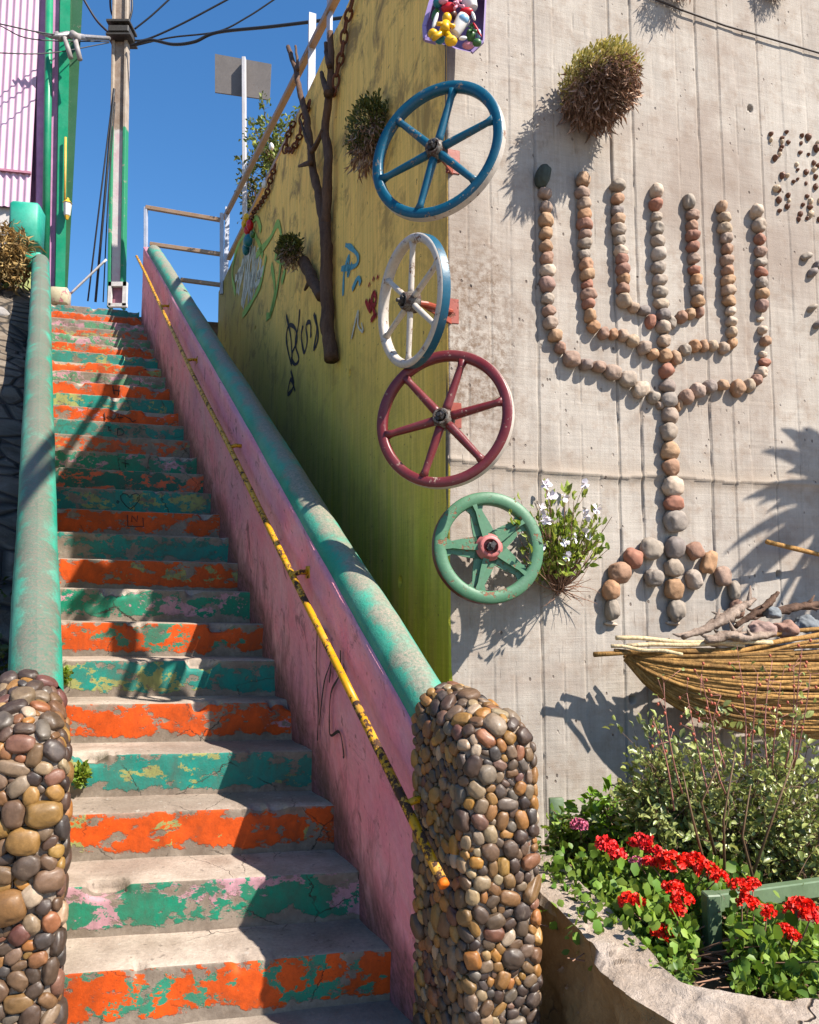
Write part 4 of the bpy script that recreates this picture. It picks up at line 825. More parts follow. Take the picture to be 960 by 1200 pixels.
# ================================================================ reed basket and what it holds
def tint(mat, lo, hi):
    k = M_.__new__(M_); k.m = mat; k.t = mat.node_tree; k.b = k.t.nodes['Principled BSDF']; src = k.b.inputs['Base Color'].links[0].from_socket; k.put(k.b.inputs['Base Color'], k.hsv(src, .5, 1, k.step(k.math('FRACT', k.math('ADD', k.orand(), k.island())), 0, 1, lo, hi))); return mat
REED = m_bark('dry_reed', (.15, .075, .025), (.50, .29, .11), 10); tint(REED, .55, 1.25); REED2 = m_bark('pale_cane', (.44, .32, .17), (.74, .60, .40), 10)
u0 = gu(712, 765); zr = gp(712, 765)[2]
bk_ = thing('reed_basket', 'boat-shaped basket of long tied reeds fixed to the grey wall above the rose bush', 'basket', G_(u0, zr))
r = np.random.default_rng(4)
def hull(a, x, rr=0):   # a 0 rim .. 1 keel, x metres from the tip
    w = (1 - math.exp(-x / .33)) * (1 - math.exp(-max(0, 1.75 - x) / .22)); zz = zr + .012 * x - (.39 * math.sin(a * 1.5) + .0) * (w ** .85) - .05 * x * a; o = .17 + .20 * w * math.cos(a * 1.15) + rr; return G_(u0 + x, zz, o)
for i in range(92):
    a = (i + r.uniform(-.4, .4)) / 92; x0 = max(0, r.uniform(-.03, .03) + .02 * a); x1 = r.uniform(1.0, 1.7)
    da = r.normal(0, .05); P = np.array([hull(min(1.02, max(0, a + da * min(x, .8) + .012 * math.sin(x * 3 + i))), max(x, 0), r.normal(0, .002)) + GD * min(x, 0) for x in np.linspace(x0, x1, 18)]); P += r.normal(0, .004, 3)
    mb = MB(); rr = r.uniform(.005, .0105); tube(mb, P, rr * (1 + .12 * (np.arange(18) % 6 == 0)), 7); mb.build('reed', REED, bk_)
mb = MB()
for i in range(170):       # fill so that nothing shows through
    a = r.uniform(0, 1); x0 = r.uniform(0, .9); P = np.array([hull(a, x, -.012 - .03 * (i % 3)) for x in np.linspace(x0, x0 + .7, 7)]); tube(mb, P, r.uniform(.005, .008), 5)
tag(mb.build('inner_reeds', REED, bk_), kind='stuff')
for (x0, y0, x1, y1, o, rr, m_) in ((696, 766, 985, 757, .36, .011, REED), (722, 747, 872, 756, .30, .010, REED2), (735, 757, 905, 752, .33, .010, REED2), (716, 757, 800, 766, .33, .008, REED2), (838, 768, 985, 738, .37, .012, REED), (842, 773, 975, 748, .385, .008, REED), (720, 762, 930, 768, .355, .009, REED), (850, 752, 990, 732, .30, .010, REED)):
    p, q = gp(x0, y0, .19 + (o - .19) * max(0, x0 - 700) / 260), gp(x1, y1, o); mb = MB(); tube(mb, [p + (q - p) * t + UP * .004 * math.sin(t * 11 + x0) for t in np.linspace(0, 1, 14)], rr * (1 + .1 * (np.arange(14) % 5 == 0)), 9); mb.build('rim_cane', m_, bk_)
def chunk(name, label, cat, pts, rad, o, mat, group=None):
    mb = MB(); P = np.array([gp(x, y, o) for x, y in pts]); tt = np.linspace(0, len(P) - 1, len(P) * 6); i = np.minimum(tt.astype(int), len(P) - 2); fr = (tt - i)[:, None]; P = P[i] * (1 - fr) + P[i + 1] * fr
    k = len(P); rr = rad * np.sin(np.linspace(.35, math.pi - .25, k)) ** .6 * (1 + .35 * fbm(P * 25, 3, 4)); P += fbm(P * 18, 3, 7)[:, None] * .01; tube(mb, P, rr, 12, flat=.65, jit=.13)
    for s in range(5):
        a = r.integers(2, k - 2); d = nrm(r.normal(0, 1, 3) + GD * r.choice([-1, 1]) * 2 + UP * .5); tube(mb, [P[a], P[a] + d * rad * 1.6, P[a] + d * rad * 2.4 + UP * .01], [rad * .4, rad * .25, rad * .07], 7, jit=.1)
    return tag(mb.build(name, mat), label, cat, group)
chunk('driftwood_piece', 'gnarled driftwood piece pointing up-right out of the reed basket, nearest its left end', 'driftwood', [(800, 748), (830, 735), (855, 722), (868, 712), (884, 703)], .035, .24, DRIFT)
chunk('driftwood_piece', 'flat pale driftwood piece lying low along the basket rim', 'driftwood', [(828, 752), (850, 745), (880, 746), (905, 742)], .034, .30, DRIFT)
chunk('driftwood_piece', 'dark upright snag of driftwood between the gnarled piece and the stones', 'driftwood', [(862, 735), (880, 722), (900, 708), (912, 694)], .024, .20, BARK)
chunk('driftwood_piece', 'long dark driftwood piece behind the stones, running to the right edge', 'driftwood', [(880, 722), (915, 716), (945, 710), (985, 706)], .030, .16, BARK)
ROCKM = {k: simple('rock_' + k, c, .85, .35, 18, .8, bd=.01) for k, c in dict(pink=(.31, .21, .18), blue=(.17, .185, .20), red=(.29, .17, .13), grey=(.27, .25, .24), tan=(.36, .28, .22)).items()}
for (x, y, rx, ry, m_, l) in ((893, 738, 20, 13, 'pink', 'rough pink stone in the basket beside the pale driftwood'), (921, 738, 17, 13, 'red', 'reddish stone in the basket between the pink and the blue-grey stone'), (945, 732, 17, 13, 'blue', 'smooth blue-grey stone in the basket near the right edge'), (962, 742, 13, 9, 'grey', 'small pale grey stone at the right edge of the basket'), (905, 718, 14, 9, 'blue', 'dark blue-grey stone at the back of the basket under the dark driftwood'), (848, 752, 20, 10, 'tan', 'tan stone at the basket rim left of the pink stone'), (876, 757, 24, 9, 'grey', 'pale crusty stone lying on the front canes of the basket')):
    mb = MB(); o = .26 if y > 735 else .2; s = 3.45 / F; blob(mb, gp(x, y, o), GD, UP, GN, rx * s * .85, ry * s * .85, ry * s, 3, .6, 0, None, 1.7, .15); tag(mb.build('stone', ROCKM[m_]), l, 'stone', 'stones in the reed basket')
mb = MB(); p, q = gp(899, 635, .15), gp(1010, 662, -.01); tube(mb, [p + (q - p) * t for t in np.linspace(0, 1, 8)], [.0125, .012, .0135, .012, .012, .0135, .012, .012], 12); tag(mb.build('bamboo_cane', REED), 'single bamboo cane sticking in from the right edge above the basket', 'cane')

# ================================================================ rails, chain and things on top of the wall
RTAN = painted('rusty_tan_rail', (.34, .22, .14), (.10, .05, .03), .40, .5, 25); PBLUE = painted('pale_blue_rail', (.42, .45, .55), (.30, .18, .10), .36, .5, 25)
back = -.06; rp = lambda x, y: at_plane(x, y, K0 + YN * back, YN)
rail = thing('guard_rail', 'rusty tan two-bar guard rail along the top of the retaining wall', 'railing', rp(264, 330))
def ext(p, q, a, b): d = q - p; return p - d * a, q + d * b
for (p, q) in (((263, 256), (393, 0)), ((268, 303), (421, 0))):
    p, q = ext(rp(*p), rp(*q), 0, .9); mb = MB(); bar(mb, p, q, .055, .05, bev=.004); mb.build('bar', RTAN, rail, smooth=False)
for (x, yb, yt_) in ((264, 330, 250), (363, 135, 24)):
    p = rp(x, yb); zt = rp(x, yt_)[2]; mb = MB(); box(mb, V(p[0], p[1], (p[2] + zt) / 2), YD, UP, YN, .045, (zt - p[2]) / 2, .012, bev=.003); box(mb, V(p[0], p[1], (p[2] + zt) / 2) - YD * .048 , YD, UP, YN, .006, (zt - p[2]) / 2, .03); mb.build('post', PBLUE, rail, smooth=False)
for d in (2.2, .9):
    p = K0 + YD * d + YN * back; zt = ztop + .62; mb = MB(); box(mb, p + UP * (ztop + zt) / 2, YD, UP, YN, .045, (zt - ztop) / 2, .012, bev=.003); mb.build('post', PBLUE, rail, smooth=False)
YL = 9.75; lp = lambda x, y: at_y(x, y, YL)
lr = thing('landing_rail', 'short railing closing the landing at the head of the stairs', 'railing', lp(215, 340))
for (p, q) in (((171, 243), (259, 258)), ((176, 286), (259, 298)), ((212, 328), (259, 334))): mb = MB(); bar(mb, lp(*p), lp(*q), .05, .05, bev=.004); mb.build('bar', RTAN, lr, smooth=False)
mb = MB(); bar(mb, lp(171, 243), lp(171, 300), .045, .045, bev=.004); mb.build('post', PBLUE, lr, smooth=False); mb = MB(); bar(mb, lp(260, 250), lp(260, 345), .045, .045, bev=.004); mb.build('post', PBLUE, lr, smooth=False)
CHM = simple('rusty_chain', (.15, .055, .03), .8, .4, 50, .6)
def chain(label, pts, size=.035, out=.03):
    P = np.array([yp(x, y, out) for x, y in pts]); seg = np.linalg.norm(np.diff(P, axis=0), axis=1); cum = np.concatenate([[0], np.cumsum(seg)]); t = thing('rusty_chain', label, 'chain', P[0]); s = 0; i = 0
    while s < cum[-1]:
        c = V(*[np.interp(s, cum, P[:, k]) for k in range(3)]); c2 = V(*[np.interp(s + .01, cum, P[:, k]) for k in range(3)]); d = nrm(c2 - c + 1e-9); a, b = frame_of(d); w = a if i % 2 else b; mb = MB(); L_ = size * 1.25
        ring = [c + d * L_ * math.cos(q) * 1 + w * size * .62 * math.sin(q) for q in np.linspace(0, 2 * math.pi, 15)]; tube(mb, ring, size * .24, 6, cap=False); mb.build('link', CHM, t); s += L_ * 1.55; i += 1
chain('thick rusty chain hanging over the wall head beside the fork of the driftwood branch', [(412, 5), (405, 30), (401, 60), (395, 85), (392, 108), (388, 112)], .036)
chain('rusty chain swag below the rails left of the driftwood branch', [(362, 122), (354, 140), (351, 160), (343, 176), (334, 176), (337, 160), (344, 143)], .036)
chain('thinner rusty chain trailing down the wall head towards the toy string', [(322, 196), (317, 210), (313, 226), (306, 238), (298, 248), (292, 262)], .034)
ts = thing('toy_string', 'string of little red, yellow and teal toys hung at the wall head below the chain', 'toys', yp(288, 275))
for (x, y, rr, c) in ((289, 256, 5, 'yellow'), (293, 264, 6, 'red'), (290, 270, 5, 'red'), (291, 282, 7, 'teal'), (288, 292, 6, 'teal'), (296, 275, 4, 'green'), (286, 262, 4, 'yellow'), (310, 216, 4, 'white'), (318, 172, 4, 'white')):
    mb = MB(); q = yp(x, y, .06); s = q[1] / F * rr; blob(mb, q, YD, UP, YN, s, s * 1.2, s * .8, 2, .3); mb.build('toy', TOY[c], ts)

# terrace behind the wall, landing, ground
SOILM = M_('dry_soil'); o = SOILM.wpos(); n = SOILM.noise(o, 7, 8, .7); SOILM = SOILM.out(SOILM.mix(SOILM.step(n, .3, .7), (.085, .055, .035), (.22, .16, .11)), .95, SOILM.bump(n, .8, .02), 0, .2)
PAVE = M_('worn_pavement'); o = PAVE.wpos(); n = PAVE.noise(o, 5, 8, .65); f = PAVE.noise(o, 70, 5, .7); PAVE = PAVE.out(PAVE.hsv(PAVE.mix(PAVE.step(n, .3, .7), (.20, .16, .13), (.36, .31, .26)), .5, 1, PAVE.step(f, .2, .8, .8, 1.15)), .9, PAVE.bump(PAVE.math('ADD', n, f), .5, .006), 0, .25)
def sheet(name, poly, z, mat, nz=0, step=0):
    mb = MB(); mb.add([V(x, y, z) for x, y in poly], [list(range(len(poly)))]); o = mb.build(name, mat, smooth=False); return tag(o, kind='structure')
sheet('ground', [(-900, -900), (900, -900), (900, 900), (-900, 900)], -.012, PAVE)
TB = K0 + YD * 7.2; e1 = K0 + GD * 6; k0b = K0 - GN * .02
sheet('upper_terrace', [tuple((K0 - GN * .31)[:2]), tuple((e1 - GN * .31)[:2]), (40, 30), (0, 60), tuple((TB - YN * .1)[:2]), tuple((K0 - GN * .31 - YN * .01)[:2])], ztop - .02, SOILM)
A, B, z0 = riser_frame(NST + 1); AL = A + RD * -5
sheet('landing', [tuple((A_(C1 + 28 * CS) - SD * .02)[:2]), tuple((B_(C1 + 28 * CS) - SD * .02 + RD * 1.6)[:2]), tuple((B + SD * 5 + RD * 1.5)[:2]), (-20, 16), (-20, 8.5), tuple((A - RD * .6)[:2]), tuple((A_(C1 + 28 * CS) - RD * .3)[:2])], NST * RISE - .004, PAVE)

# sign seen from behind
sg = thing('road_sign', 'blank grey back of a rectangular sign on a white post beyond the rails', 'sign', at_y(287, 337, 9.6)); SY = 9.6
GREYM = painted('sign_back_grey', (.16, .14, .13), (.10, .06, .04), .36, .6, 12); WPOST = painted('white_post', (.55, .53, .55), (.25, .2, .17), .35)
sgd = nrm(V(1, .35, 0)); c = at_y(285, 90, SY); s_ = SY / F; mb = MB(); cs = [at_y(*q, SY) for q in ((252, 63), (318, 75), (316, 117), (252, 108))]; nn_ = nrm(np.cross(cs[1] - cs[0], cs[3] - cs[0]))
mb.add(cs + [q + V(0, .02, 0) for q in cs], [[0, 1, 2, 3], [7, 6, 5, 4], [0, 4, 5, 1], [1, 5, 6, 2], [2, 6, 7, 3], [3, 7, 4, 0]]); mb.build('sign_plate', GREYM, sg, smooth=False)
mb = MB(); bar(mb, at_y(286, 68, SY - .06), V(*at_y(289, 245, SY - .06)[:2], ztop - .02), .075, .05, bev=.006); mb.build('sign_post', WPOST, sg, smooth=False)

# utility pole
PYY = 10.7; pp = lambda x, y, d=0.: at_y(x, y, PYY + d)
mp = M_('painted_concrete_pole'); z = mp.sep(mp.wpos())[2]; n = mp.noise(mp.wpos(), 8, 7, .65); zt = pp(140, 152)[2]
mk = mp.step(mp.math('ADD', z, mp.math('MULTIPLY', n, .3)), zt + .14, zt + .17); raw = mp.mix(mp.step(n, .3, .7), (.28, .22, .17), (.42, .36, .30))
MPG = mp.out(mp.mix(mk, mp.mix(mp.step(n, .6, .66), (.02, .22, .11), (.3, .25, .2)), raw), .8, mp.bump(n, .5, .01))
mp = M_('pink_white_pole_web'); z = mp.sep(mp.wpos())[2]; n = mp.noise(mp.wpos(), 8, 7, .65); mk = mp.step(mp.math('ADD', z, mp.math('MULTIPLY', n, .3)), zt + .14, zt + .17); raw = mp.mix(mp.step(n, .3, .7), (.22, .15, .11), (.36, .29, .24))
MPW = mp.out(mp.mix(mk, mp.mix(mp.step(n, .35, .6), (.60, .42, .46), (.62, .56, .55)), raw), .8, mp.bump(n, .5, .01))
po = thing('utility_pole', 'concrete utility pole, lower half painted green and white, at the head of the stairs', 'pole', pp(136, 357))
for (xb, xt) in ((129, 136.5), (144, 151)): mb = MB(); bar(mb, pp(xb, 362), pp(xt, -70), .045, .13, ref=V(0, 1, 0), bev=.008); mb.build('flange', MPG, po, smooth=False)
mb = MB(); bar(mb, pp(136.5, 332, -.0), pp(143.7, -70, -.0), .15, .05, ref=V(0, 1, 0)); mb.build('web', MPW, po, smooth=False)
WB = simple('white_plaster', (.58, .54, .52), .85, .3, 15, .5); mb = MB()
for (x0, y0, x1, y1) in ((128, 331, 149, 336), (128, 331, 130.5, 359), (145, 331, 148.5, 359), (128, 356, 149, 360)): p, q = pp(x0, y0, -.14), pp(x1, y1, -.14); box(mb, (p + q) / 2, V(1, 0, 0), V(0, 1, 0), UP, abs(q[0] - p[0]) / 2, .03, abs(q[2] - p[2]) / 2)
mb.build('base_frame', WB, po, smooth=False); mb = MB(); box(mb, pp(138, 346, -.06), V(1, 0, 0), V(0, 1, 0), UP, .09, .03, .13); mb.build('base_panel', simple('dusky_pink', (.36, .16, .20), .8), po, smooth=False)
STEELM = simple('dull_steel', (.30, .29, .30), .5, .4, 30, .3, .6); DK = simple('dark_iron', (.045, .04, .035), .6, .4)
mb = MB(); box(mb, pp(143, 33, -.02), V(1, 0, 0), V(0, 1, 0), UP, .17, .17, .02, bev=.004); box(mb, pp(143, 41, -.02), V(1, 0, 0), V(0, 1, 0), UP, .15, .15, .05, bev=.01); box(mb, pp(143, 48, -.02), V(1, 0, 0), V(0, 1, 0), UP, .18, .16, .015, bev=.003); mb.build('clamp', DK, po, smooth=False)
ca = thing('cable_junction', 'steel arm with cable splices between the pole and the building', 'cable junction', pp(90, 44)); mb = MB()
tube(mb, [pp(128, 45, -.15), pp(100, 44, -.6), pp(80, 41, -1), pp(60, 43, -1.05), pp(42, 37, -1.1)], [.03, .04, .05, .03, .015], 8); mb.build('arm', STEELM, ca)
for (x0, y0, x1, y1, w) in ((76, 44, 83, 68, .06), (88, 46, 94, 70, .06), (84, 40, 92, 45, .10), (66, 40, 72, 46, .08)): mb = MB(); tube(mb, [pp(x0, y0, -1.0), pp(x1, y1, -1.0)], w / 2 * 1.1, 9); mb.build('splice', simple('splice_grey', (.30, .27, .26), .6), ca)
CB = simple('black_cable', (.018, .018, .022), .5, .2)
def cable(label, pts, rad=.012, mat=CB, Y=None, sm=True):
    P = np.array([at_y(*q) if len(q) == 3 else at_y(q[0], q[1], PYY) for q in pts])
    if len(P) == 2: P = np.array([P[0] + (P[1] - P[0]) * t for t in np.linspace(0, 1, 12)])
    else:
        tt = np.linspace(0, len(P) - 1, len(P) * 8); g = np.gradient(P, axis=0); i = np.minimum(tt.astype(int), len(P) - 2); fr = (tt - i)[:, None]
        P = (2 * fr ** 3 - 3 * fr ** 2 + 1) * P[i] + (fr ** 3 - 2 * fr ** 2 + fr) * g[i] + (-2 * fr ** 3 + 3 * fr ** 2) * P[i + 1] + (fr ** 3 - fr ** 2) * g[i + 1]
    mb = MB(); tube(mb, P, rad, 6); tag(mb.build('overhead_cable', mat), label, 'cable', 'cables strung from the utility pole')
cable('dark cable rising steeply left from the pole clamp beside the building', [(127, 38), (112, 22), (94, -8)], .018)
cable('short cable looping up along the left side of the pole above its clamp', [(136, 26), (130, 12), (129, -12)], .014)
cable('cable looping close along the right side of the pole top', [(151, 27), (155, 10), (154, -12)], .014)
cable('upper thin cable running left from the pole across the pink facade', [(128, 46, 10.4), (60, 40, 9.6), (0, 28, 9.2), (-60, 15, 9)], .009)
cable('lower thin cable sagging left across the pink facade', [(128, 49, 10.4), (40, 46, 9.6), (0, 30, 9.2), (-60, 0, 9)], .008)
cable('thin cable crossing the pink facade lowest, under the junction arm', [(128, 50, 10.3), (60, 62, 9.6), (0, 62, 9.2), (-60, 58, 9)], .008)
cable('thin cable climbing right from the clamp, steepest of those over the stairs', [(158, 34), (178, 18), (203, -5)], .013)
cable('middle cable climbing right from the clamp over the stairs', [(156, 48), (175, 45), (215, 27), (275, -5)], .014)
cable('longest climbing cable, lowest of the three fanning right from the clamp', [(156, 54), (200, 44), (255, 37), (290, 20), (325, -3)], .012)
cable('thickest black cable, sagging right from the pole and behind the guard rail', [(153, 54, 10.6), (176, 47, 10.5), (203, 52, 10.4), (228, 49, 10.3), (255, 38, 10.2), (320, 31, 9.8), (400, 21, 9.5), (450, 14, 9.3)], .022)
cable('thin stay cable left of the pole, leftmost of the hanging three', [(133, 108, 10.5), (118, 230, 10.6), (103, 353, 10.9)], .012)
cable('thick stay cable hanging just left of the pole, middle of the three', [(134, 104, 10.5), (123, 230, 10.6), (112, 354, 10.9)], .018)
cable('stay cable nearest the pole of the hanging three', [(135, 120, 10.5), (127, 230, 10.6), (121, 354, 10.9)], .009)
cable('pale slanting stay between the landing plinth and the pole foot', [(82, 345, 10.6), (125, 304, 10.6)], .016, WB)
mb = MB(); p = at_y(71, 349, 10.0); box(mb, p, RD, UP, ND, .11, .11, .12, bev=.015); tag(mb.build('plinth', painted('pink_yellow_plinth', (.52, .45, .30), (.45, .15, .18), .46, .7, 9)), 'little pink and cream plinth on the landing left of the pole', 'plinth')

# ================================================================ pink corrugated building
FB = at_y(70, 300, 10.0); fp = lambda x, y, o=0.: at_plane(x, y, FB - ND3 * o, ND3)
ND3 = V(ND[0], ND[1], 0)
bd = thing('corrugated_building', 'tall pink corrugated building with green corner posts at the head of the stairs', 'building', (FB[0], FB[1], NST * RISE))
def vm(name, c1, c2, **k): return painted(name, c1, c2, **k)
MCOR = M_('pink_corrugated_sheet'); o = MCOR.wpos(); n = MCOR.noise(o, 1.2, 7, .6); f = MCOR.noise(MCOR.map(o, (1, 1, .15)), 9, 6, .6); MCOR = MCOR.out(MCOR.hsv(MCOR.mix(MCOR.step(n, .3, .7), (.56, .35, .47), (.68, .48, .60)), .5, 1, MCOR.step(f, .25, .75, .85, 1.08)), .55, MCOR.bump(n, .2, .01))
L0, R0 = fp(-190, 0)[0:2], fp(47, 0)[0:2]; lw = np.linalg.norm(R0 - L0); nsx = int(lw / .012); zb, zt2 = NST * RISE + 1.0, 11.0; zb = fp(20, 243)[2]
us = np.linspace(0, lw, nsx); wv = .012 * np.sin(us * 2 * math.pi / .085); pts = np.array([[V(L0[0], L0[1], zz) + RD * u - ND3 * w for zz in (zb, zb + 2.2, zb + 2.202, zt2)] for u, w in zip(us, wv)]); mb = MB(); grid(mb, pts, flip=True); mb.build('corrugated_cladding', MCOR, bd)
mb = MB(); q = fp(20, 202); bar(mb, V(L0[0], L0[1], q[2]) - ND3 * .02, V(R0[0], R0[1], q[2]) - ND3 * .02, .04, .03); mb.build('cladding_seam', simple('dusky_pink_strip', (.40, .18, .24), .8), bd, smooth=False)
PINKP = simple('shaded_pink_plaster', (.50, .25, .42), .85, .25, 6, .5); PLUM = simple('lower_wall_plaster', (.50, .47, .45), .9, .3, 6, .6)  # pink plaster toned mid purple: the recess shade is painted into it
zg = NST * RISE - .02
def vbox(x0, x1, o, dep, mat, nm, z0=zg, z1=11.0, x0t=None, x1t=None, yt=0):
    mb = MB(); zr_ = fp(50, 340)[2]; a, b = fp(x0, 340, o), fp(x1, 340, o)
    if x0t is None: at, bt = a.copy(), b.copy()
    else:
        za = fp(x0t, yt, o); zb_ = fp(x1t, yt, o); k = (z1 - a[2]) / (za[2] - a[2]); at = a + (za - a) * k; k = (z1 - b[2]) / (zb_[2] - b[2]); bt = b + (zb_ - b) * k
    a[2] = b[2] = z0; at[2] = bt[2] = z1; DB = nrm(SD - RD * .15); vs = [a, b, b + DB * dep, a + DB * dep, at, bt, bt + DB * dep, at + DB * dep]; mb.add(vs, [[0, 3, 2, 1], [4, 5, 6, 7], [0, 1, 5, 4], [1, 2, 6, 5], [2, 3, 7, 6], [3, 0, 4, 7]]); return mb.build(nm, mat, bd, smooth=False)
GPOST = painted('green_post_paint', (.02, .26, .13), (.01, .09, .06), .36, .4, 12, .4); OLIVE = painted('dark_green_board', (.025, .10, .04), (.05, .06, .03), .4)
vbox(44, 71, -.03, .1, PINKP, 'recessed_wall', x0t=44, x1t=74)
vbox(-190, 46, -.06, 3.0, PLUM, 'lower_wall', z1=zb + .01)
p0, p1 = fp(53, 345, .06), fp(58, 0, .06); p1 = p0 + (p1 - p0) * 1.25; mb = MB(); tube(mb, [p0, p1], .050, 14); mb.build('green_pipe', GPOST, bd)
vbox(66, 77, .04, .25, GPOST, 'corner_post', x0t=71, x1t=83); vbox(77, 79, .0, .3, OLIVE, 'corner_board', x0t=83, x1t=97)
vbox(-190, 70, -.3, 3.0, PINKP, 'inner_wall')
ln = thing('wall_lantern', 'small yellow and white lantern on a yellow conduit down the green corner post', 'lantern', fp(79, 250, .12)); mb = MB(); tube(mb, [fp(77, 161, .1), fp(76, 245, .1)], .016, 8); mb.build('conduit', simple('yellow_conduit', (.55, .33, .08), .6), ln)
c = fp(79, 244, .14); mb = MB(); lathe(mb, c, UP, [(-.11, .03), (-.10, .04), (.07, .055), (.075, .04)], 6); mb.build('lantern_glass', simple('milky_glass', (.62, .60, .55), .2, .05), ln, smooth=False); mb = MB(); lathe(mb, c, UP, [(.07, .065), (.12, .02), (.14, .02), (.15, .005)], 6); lathe(mb, c, UP, [(-.16, .015), (-.11, .033), (-.10, .033)], 6); mb.build('lantern_cap', simple('yellow_cap', (.60, .38, .05), .5), ln, smooth=False)

# ================================================================ left side: piers, bank, ivy
PGREEN = painted('pale_green_block_paint', (.04, .36, .25), (.25, .30, .22), .37, .5, 10, .5)
pier = thing('garden_pier', 'pale green painted pier with square cap left of the coping end', 'pier', V(*at_y(31, 300, 8.35)[:2], 2.6)); s_ = 8.35 / F
mb = MB(); p = at_y(32, 266, 8.3); box(mb, p, RD, UP, ND3, .155, .235, .15, bev=.03); mb.build('cap_block', PGREEN, pier)
mb = MB(); p = at_y(31, 300, 8.4); box(mb, V(p[0], p[1], (p[2] + 1.5) / 2), RD, UP, ND3, .10, (p[2] - 1.5) / 2, .1, bev=.01); mb.build('pier_shaft', MLIMEW, pier)
mb = MB(); p = at_y(39, 307, 8.05); box(mb, p, RD, UP, ND3, .10, .085, .10, bev=.02); tag(mb.build('coping_block', PGREEN), 'small green block capping the upper end of the left coping', 'block')
# bank
BKM = M_('dark_stone_bank'); o = BKM.wpos(); n = BKM.noise(o, 4, 8, .7, .4); vv = BKM.vor(o, 4.5, 'DISTANCE_TO_EDGE'); BKM = BKM.out(BKM.mix(BKM.step(vv, .02, .09), (.03, .024, .018), BKM.mix(BKM.step(n, .35, .65), (.10, .07, .045), (.22, .18, .14))), .95, BKM.bump(BKM.math('ADD', n, BKM.step(vv, 0, .12)), 1, .05))
P = np.zeros((60, 30, 3)); 
for i, s in enumerate(np.linspace(0, 8.2, 60)):
    for j, w in enumerate(np.linspace(.0, 7, 30)):
        b = V(-.507 * 2.2 + .0, 2.2, 0) + SD * s - SP * w; zz = max(nose_z(b + SP * w) + .42 + .22 * min(w, 3) , 0) * min(1, .3 + s * .5) + .16 * fbm(V(s * 1.3, w * 1.3, 2), 4, 3) + .05 * w
        P[i, j] = b + UP * max(zz, .0)
mb = MB(); grid(mb, P); tag(mb.build('garden_bank', BKM), kind='structure')
IVY = leafmat('ivy_leaf', (.02, .04, .012), (.085, .12, .025), .2); DRYG = leafmat('dry_grass', (.20, .12, .05), (.42, .30, .13), .2, .8); LGRN = leafmat('shrub_leaf', (.06, .10, .02), (.22, .24, .06), .3)
r = np.random.default_rng(12); mb = MB()
for (x, y, Y, rr, n) in ((4, 400, 7.6, .35, 500), (10, 460, 6.6, .3, 500), (3, 520, 5.6, .28, 350), (8, 650, 4.4, .2, 420), (2, 720, 3.7, .2, 420), (6, 690, 4.0, .16, 300), (4, 340, 8.0, .4, 400), (-2, 770, 3.2, .15, 250)):
    c = at_y(x - 6, y, Y) - SP * rr * .4; q = ell_pts(r, n, c, V(1, 0, 0), V(0, 1, 0), UP, rr * .7, rr, rr * 1.1, .3); leaves(mb, q, (q - c) / rr + UP * .2, .05 * (Y / 6), .7, .2, .6, .2, rng=r)
tag(mb.build('ivy', IVY), 'dark ivy filling the shaded bank behind the left coping', 'ivy', kind='stuff')
for (x, y, Y, rr, l) in ((-1, 578, 5.0, .09, 'big pale grey boulder on the bank left of the coping'), (0, 612, 4.7, .06, 'smaller dark boulder just below the pale boulder on the left bank'), (-2, 372, 7.4, .10, 'grey rock high on the bank under the dry grass')):
    mb = MB(); blob(mb, at_y(x, y, Y), V(1, 0, 0), V(0, 1, 0), UP, rr, rr, rr, 3, .4); tag(mb.build('boulder', ROCKM['grey']), l, 'boulder')
mb = MB(); r = np.random.default_rng(2); c = at_y(12, 300, 7.9); q = ell_pts(r, 900, c, V(1, 0, 0), V(0, 1, 0), UP, .22, .25, .36, 0); leaves(mb, q, np.tile(V(.1, -.2, -.5), (900, 1)), .11, .05, .1, .6, .5, rng=r); leaves(mb, q[:500], np.tile(V(.0, -.2, .7), (500, 1)), .09, .06, .1, .6, .5, rng=r)
tag(mb.build('dry_grass_clump', DRYG), 'clump of dry brown grass hanging by the pale green pier', 'grass clump')
# shrubs behind the rails
def bush(name, label, c, rx, ry, rz, n, size, mat, seed, stems=40, root=None, cat='shrub', kind=None, lr_=.25, group=None, shoots=0):
    r = np.random.default_rng(seed); root = c - UP * rz if root is None else root; t = thing(name, label, cat, root, group)
    T_ = ell_pts(r, stems, c, V(1, 0, 0), V(0, 1, 0), UP, rx, ry, rz, .35); S = MB(); L = MB(); anch = []; dirs = []
    for q in T_:
        m_ = root + r.normal(0, rx * .12, 3) * V(1, 1, 0); cv = curve3(m_, q, r.normal(0, rx * .15, 3) + UP * rz * .1, 8); tube(S, cv, np.linspace(size * .16, size * .05, 8), 5, cap=False)
        for k in range(2, 8):
            for _ in range(2):
                e = cv[k] + r.normal(0, 1, 3) * rx * .16; tube(S, [cv[k], (cv[k] + e) / 2 + UP * .01, e], [size * .06, size * .04, size * .025], 3, cap=False); anch.append(e); anch.append((cv[k] + e) / 2)
        anch.append(q)
    anch = np.array(anch); pick = anch[r.integers(0, len(anch), n)]; P = pick + r.normal(0, size * .55, (n, 3)); leaves(L, P, (P - c) / max(rx, rz) + UP * .25, size, .55, .22, .6, .2, rng=r)
    S.build('stem', WOOD, t); L.build('foliage', mat, t); return t, T_, anch
bush('shrub', 'pale leafy shrub beyond the guard rail, below the blank sign', at_plane(326, 165, K0 - YN * .5, YN), .42, .6, .55, 1500, .055, LGRN, 31, 30)
bush('shrub', 'darker thin shrub beyond the guard rail beside the landing', at_plane(302, 225, K0 - YN * .5, YN), .32, .7, .5, 1100, .055, LDARK, 32, 30)
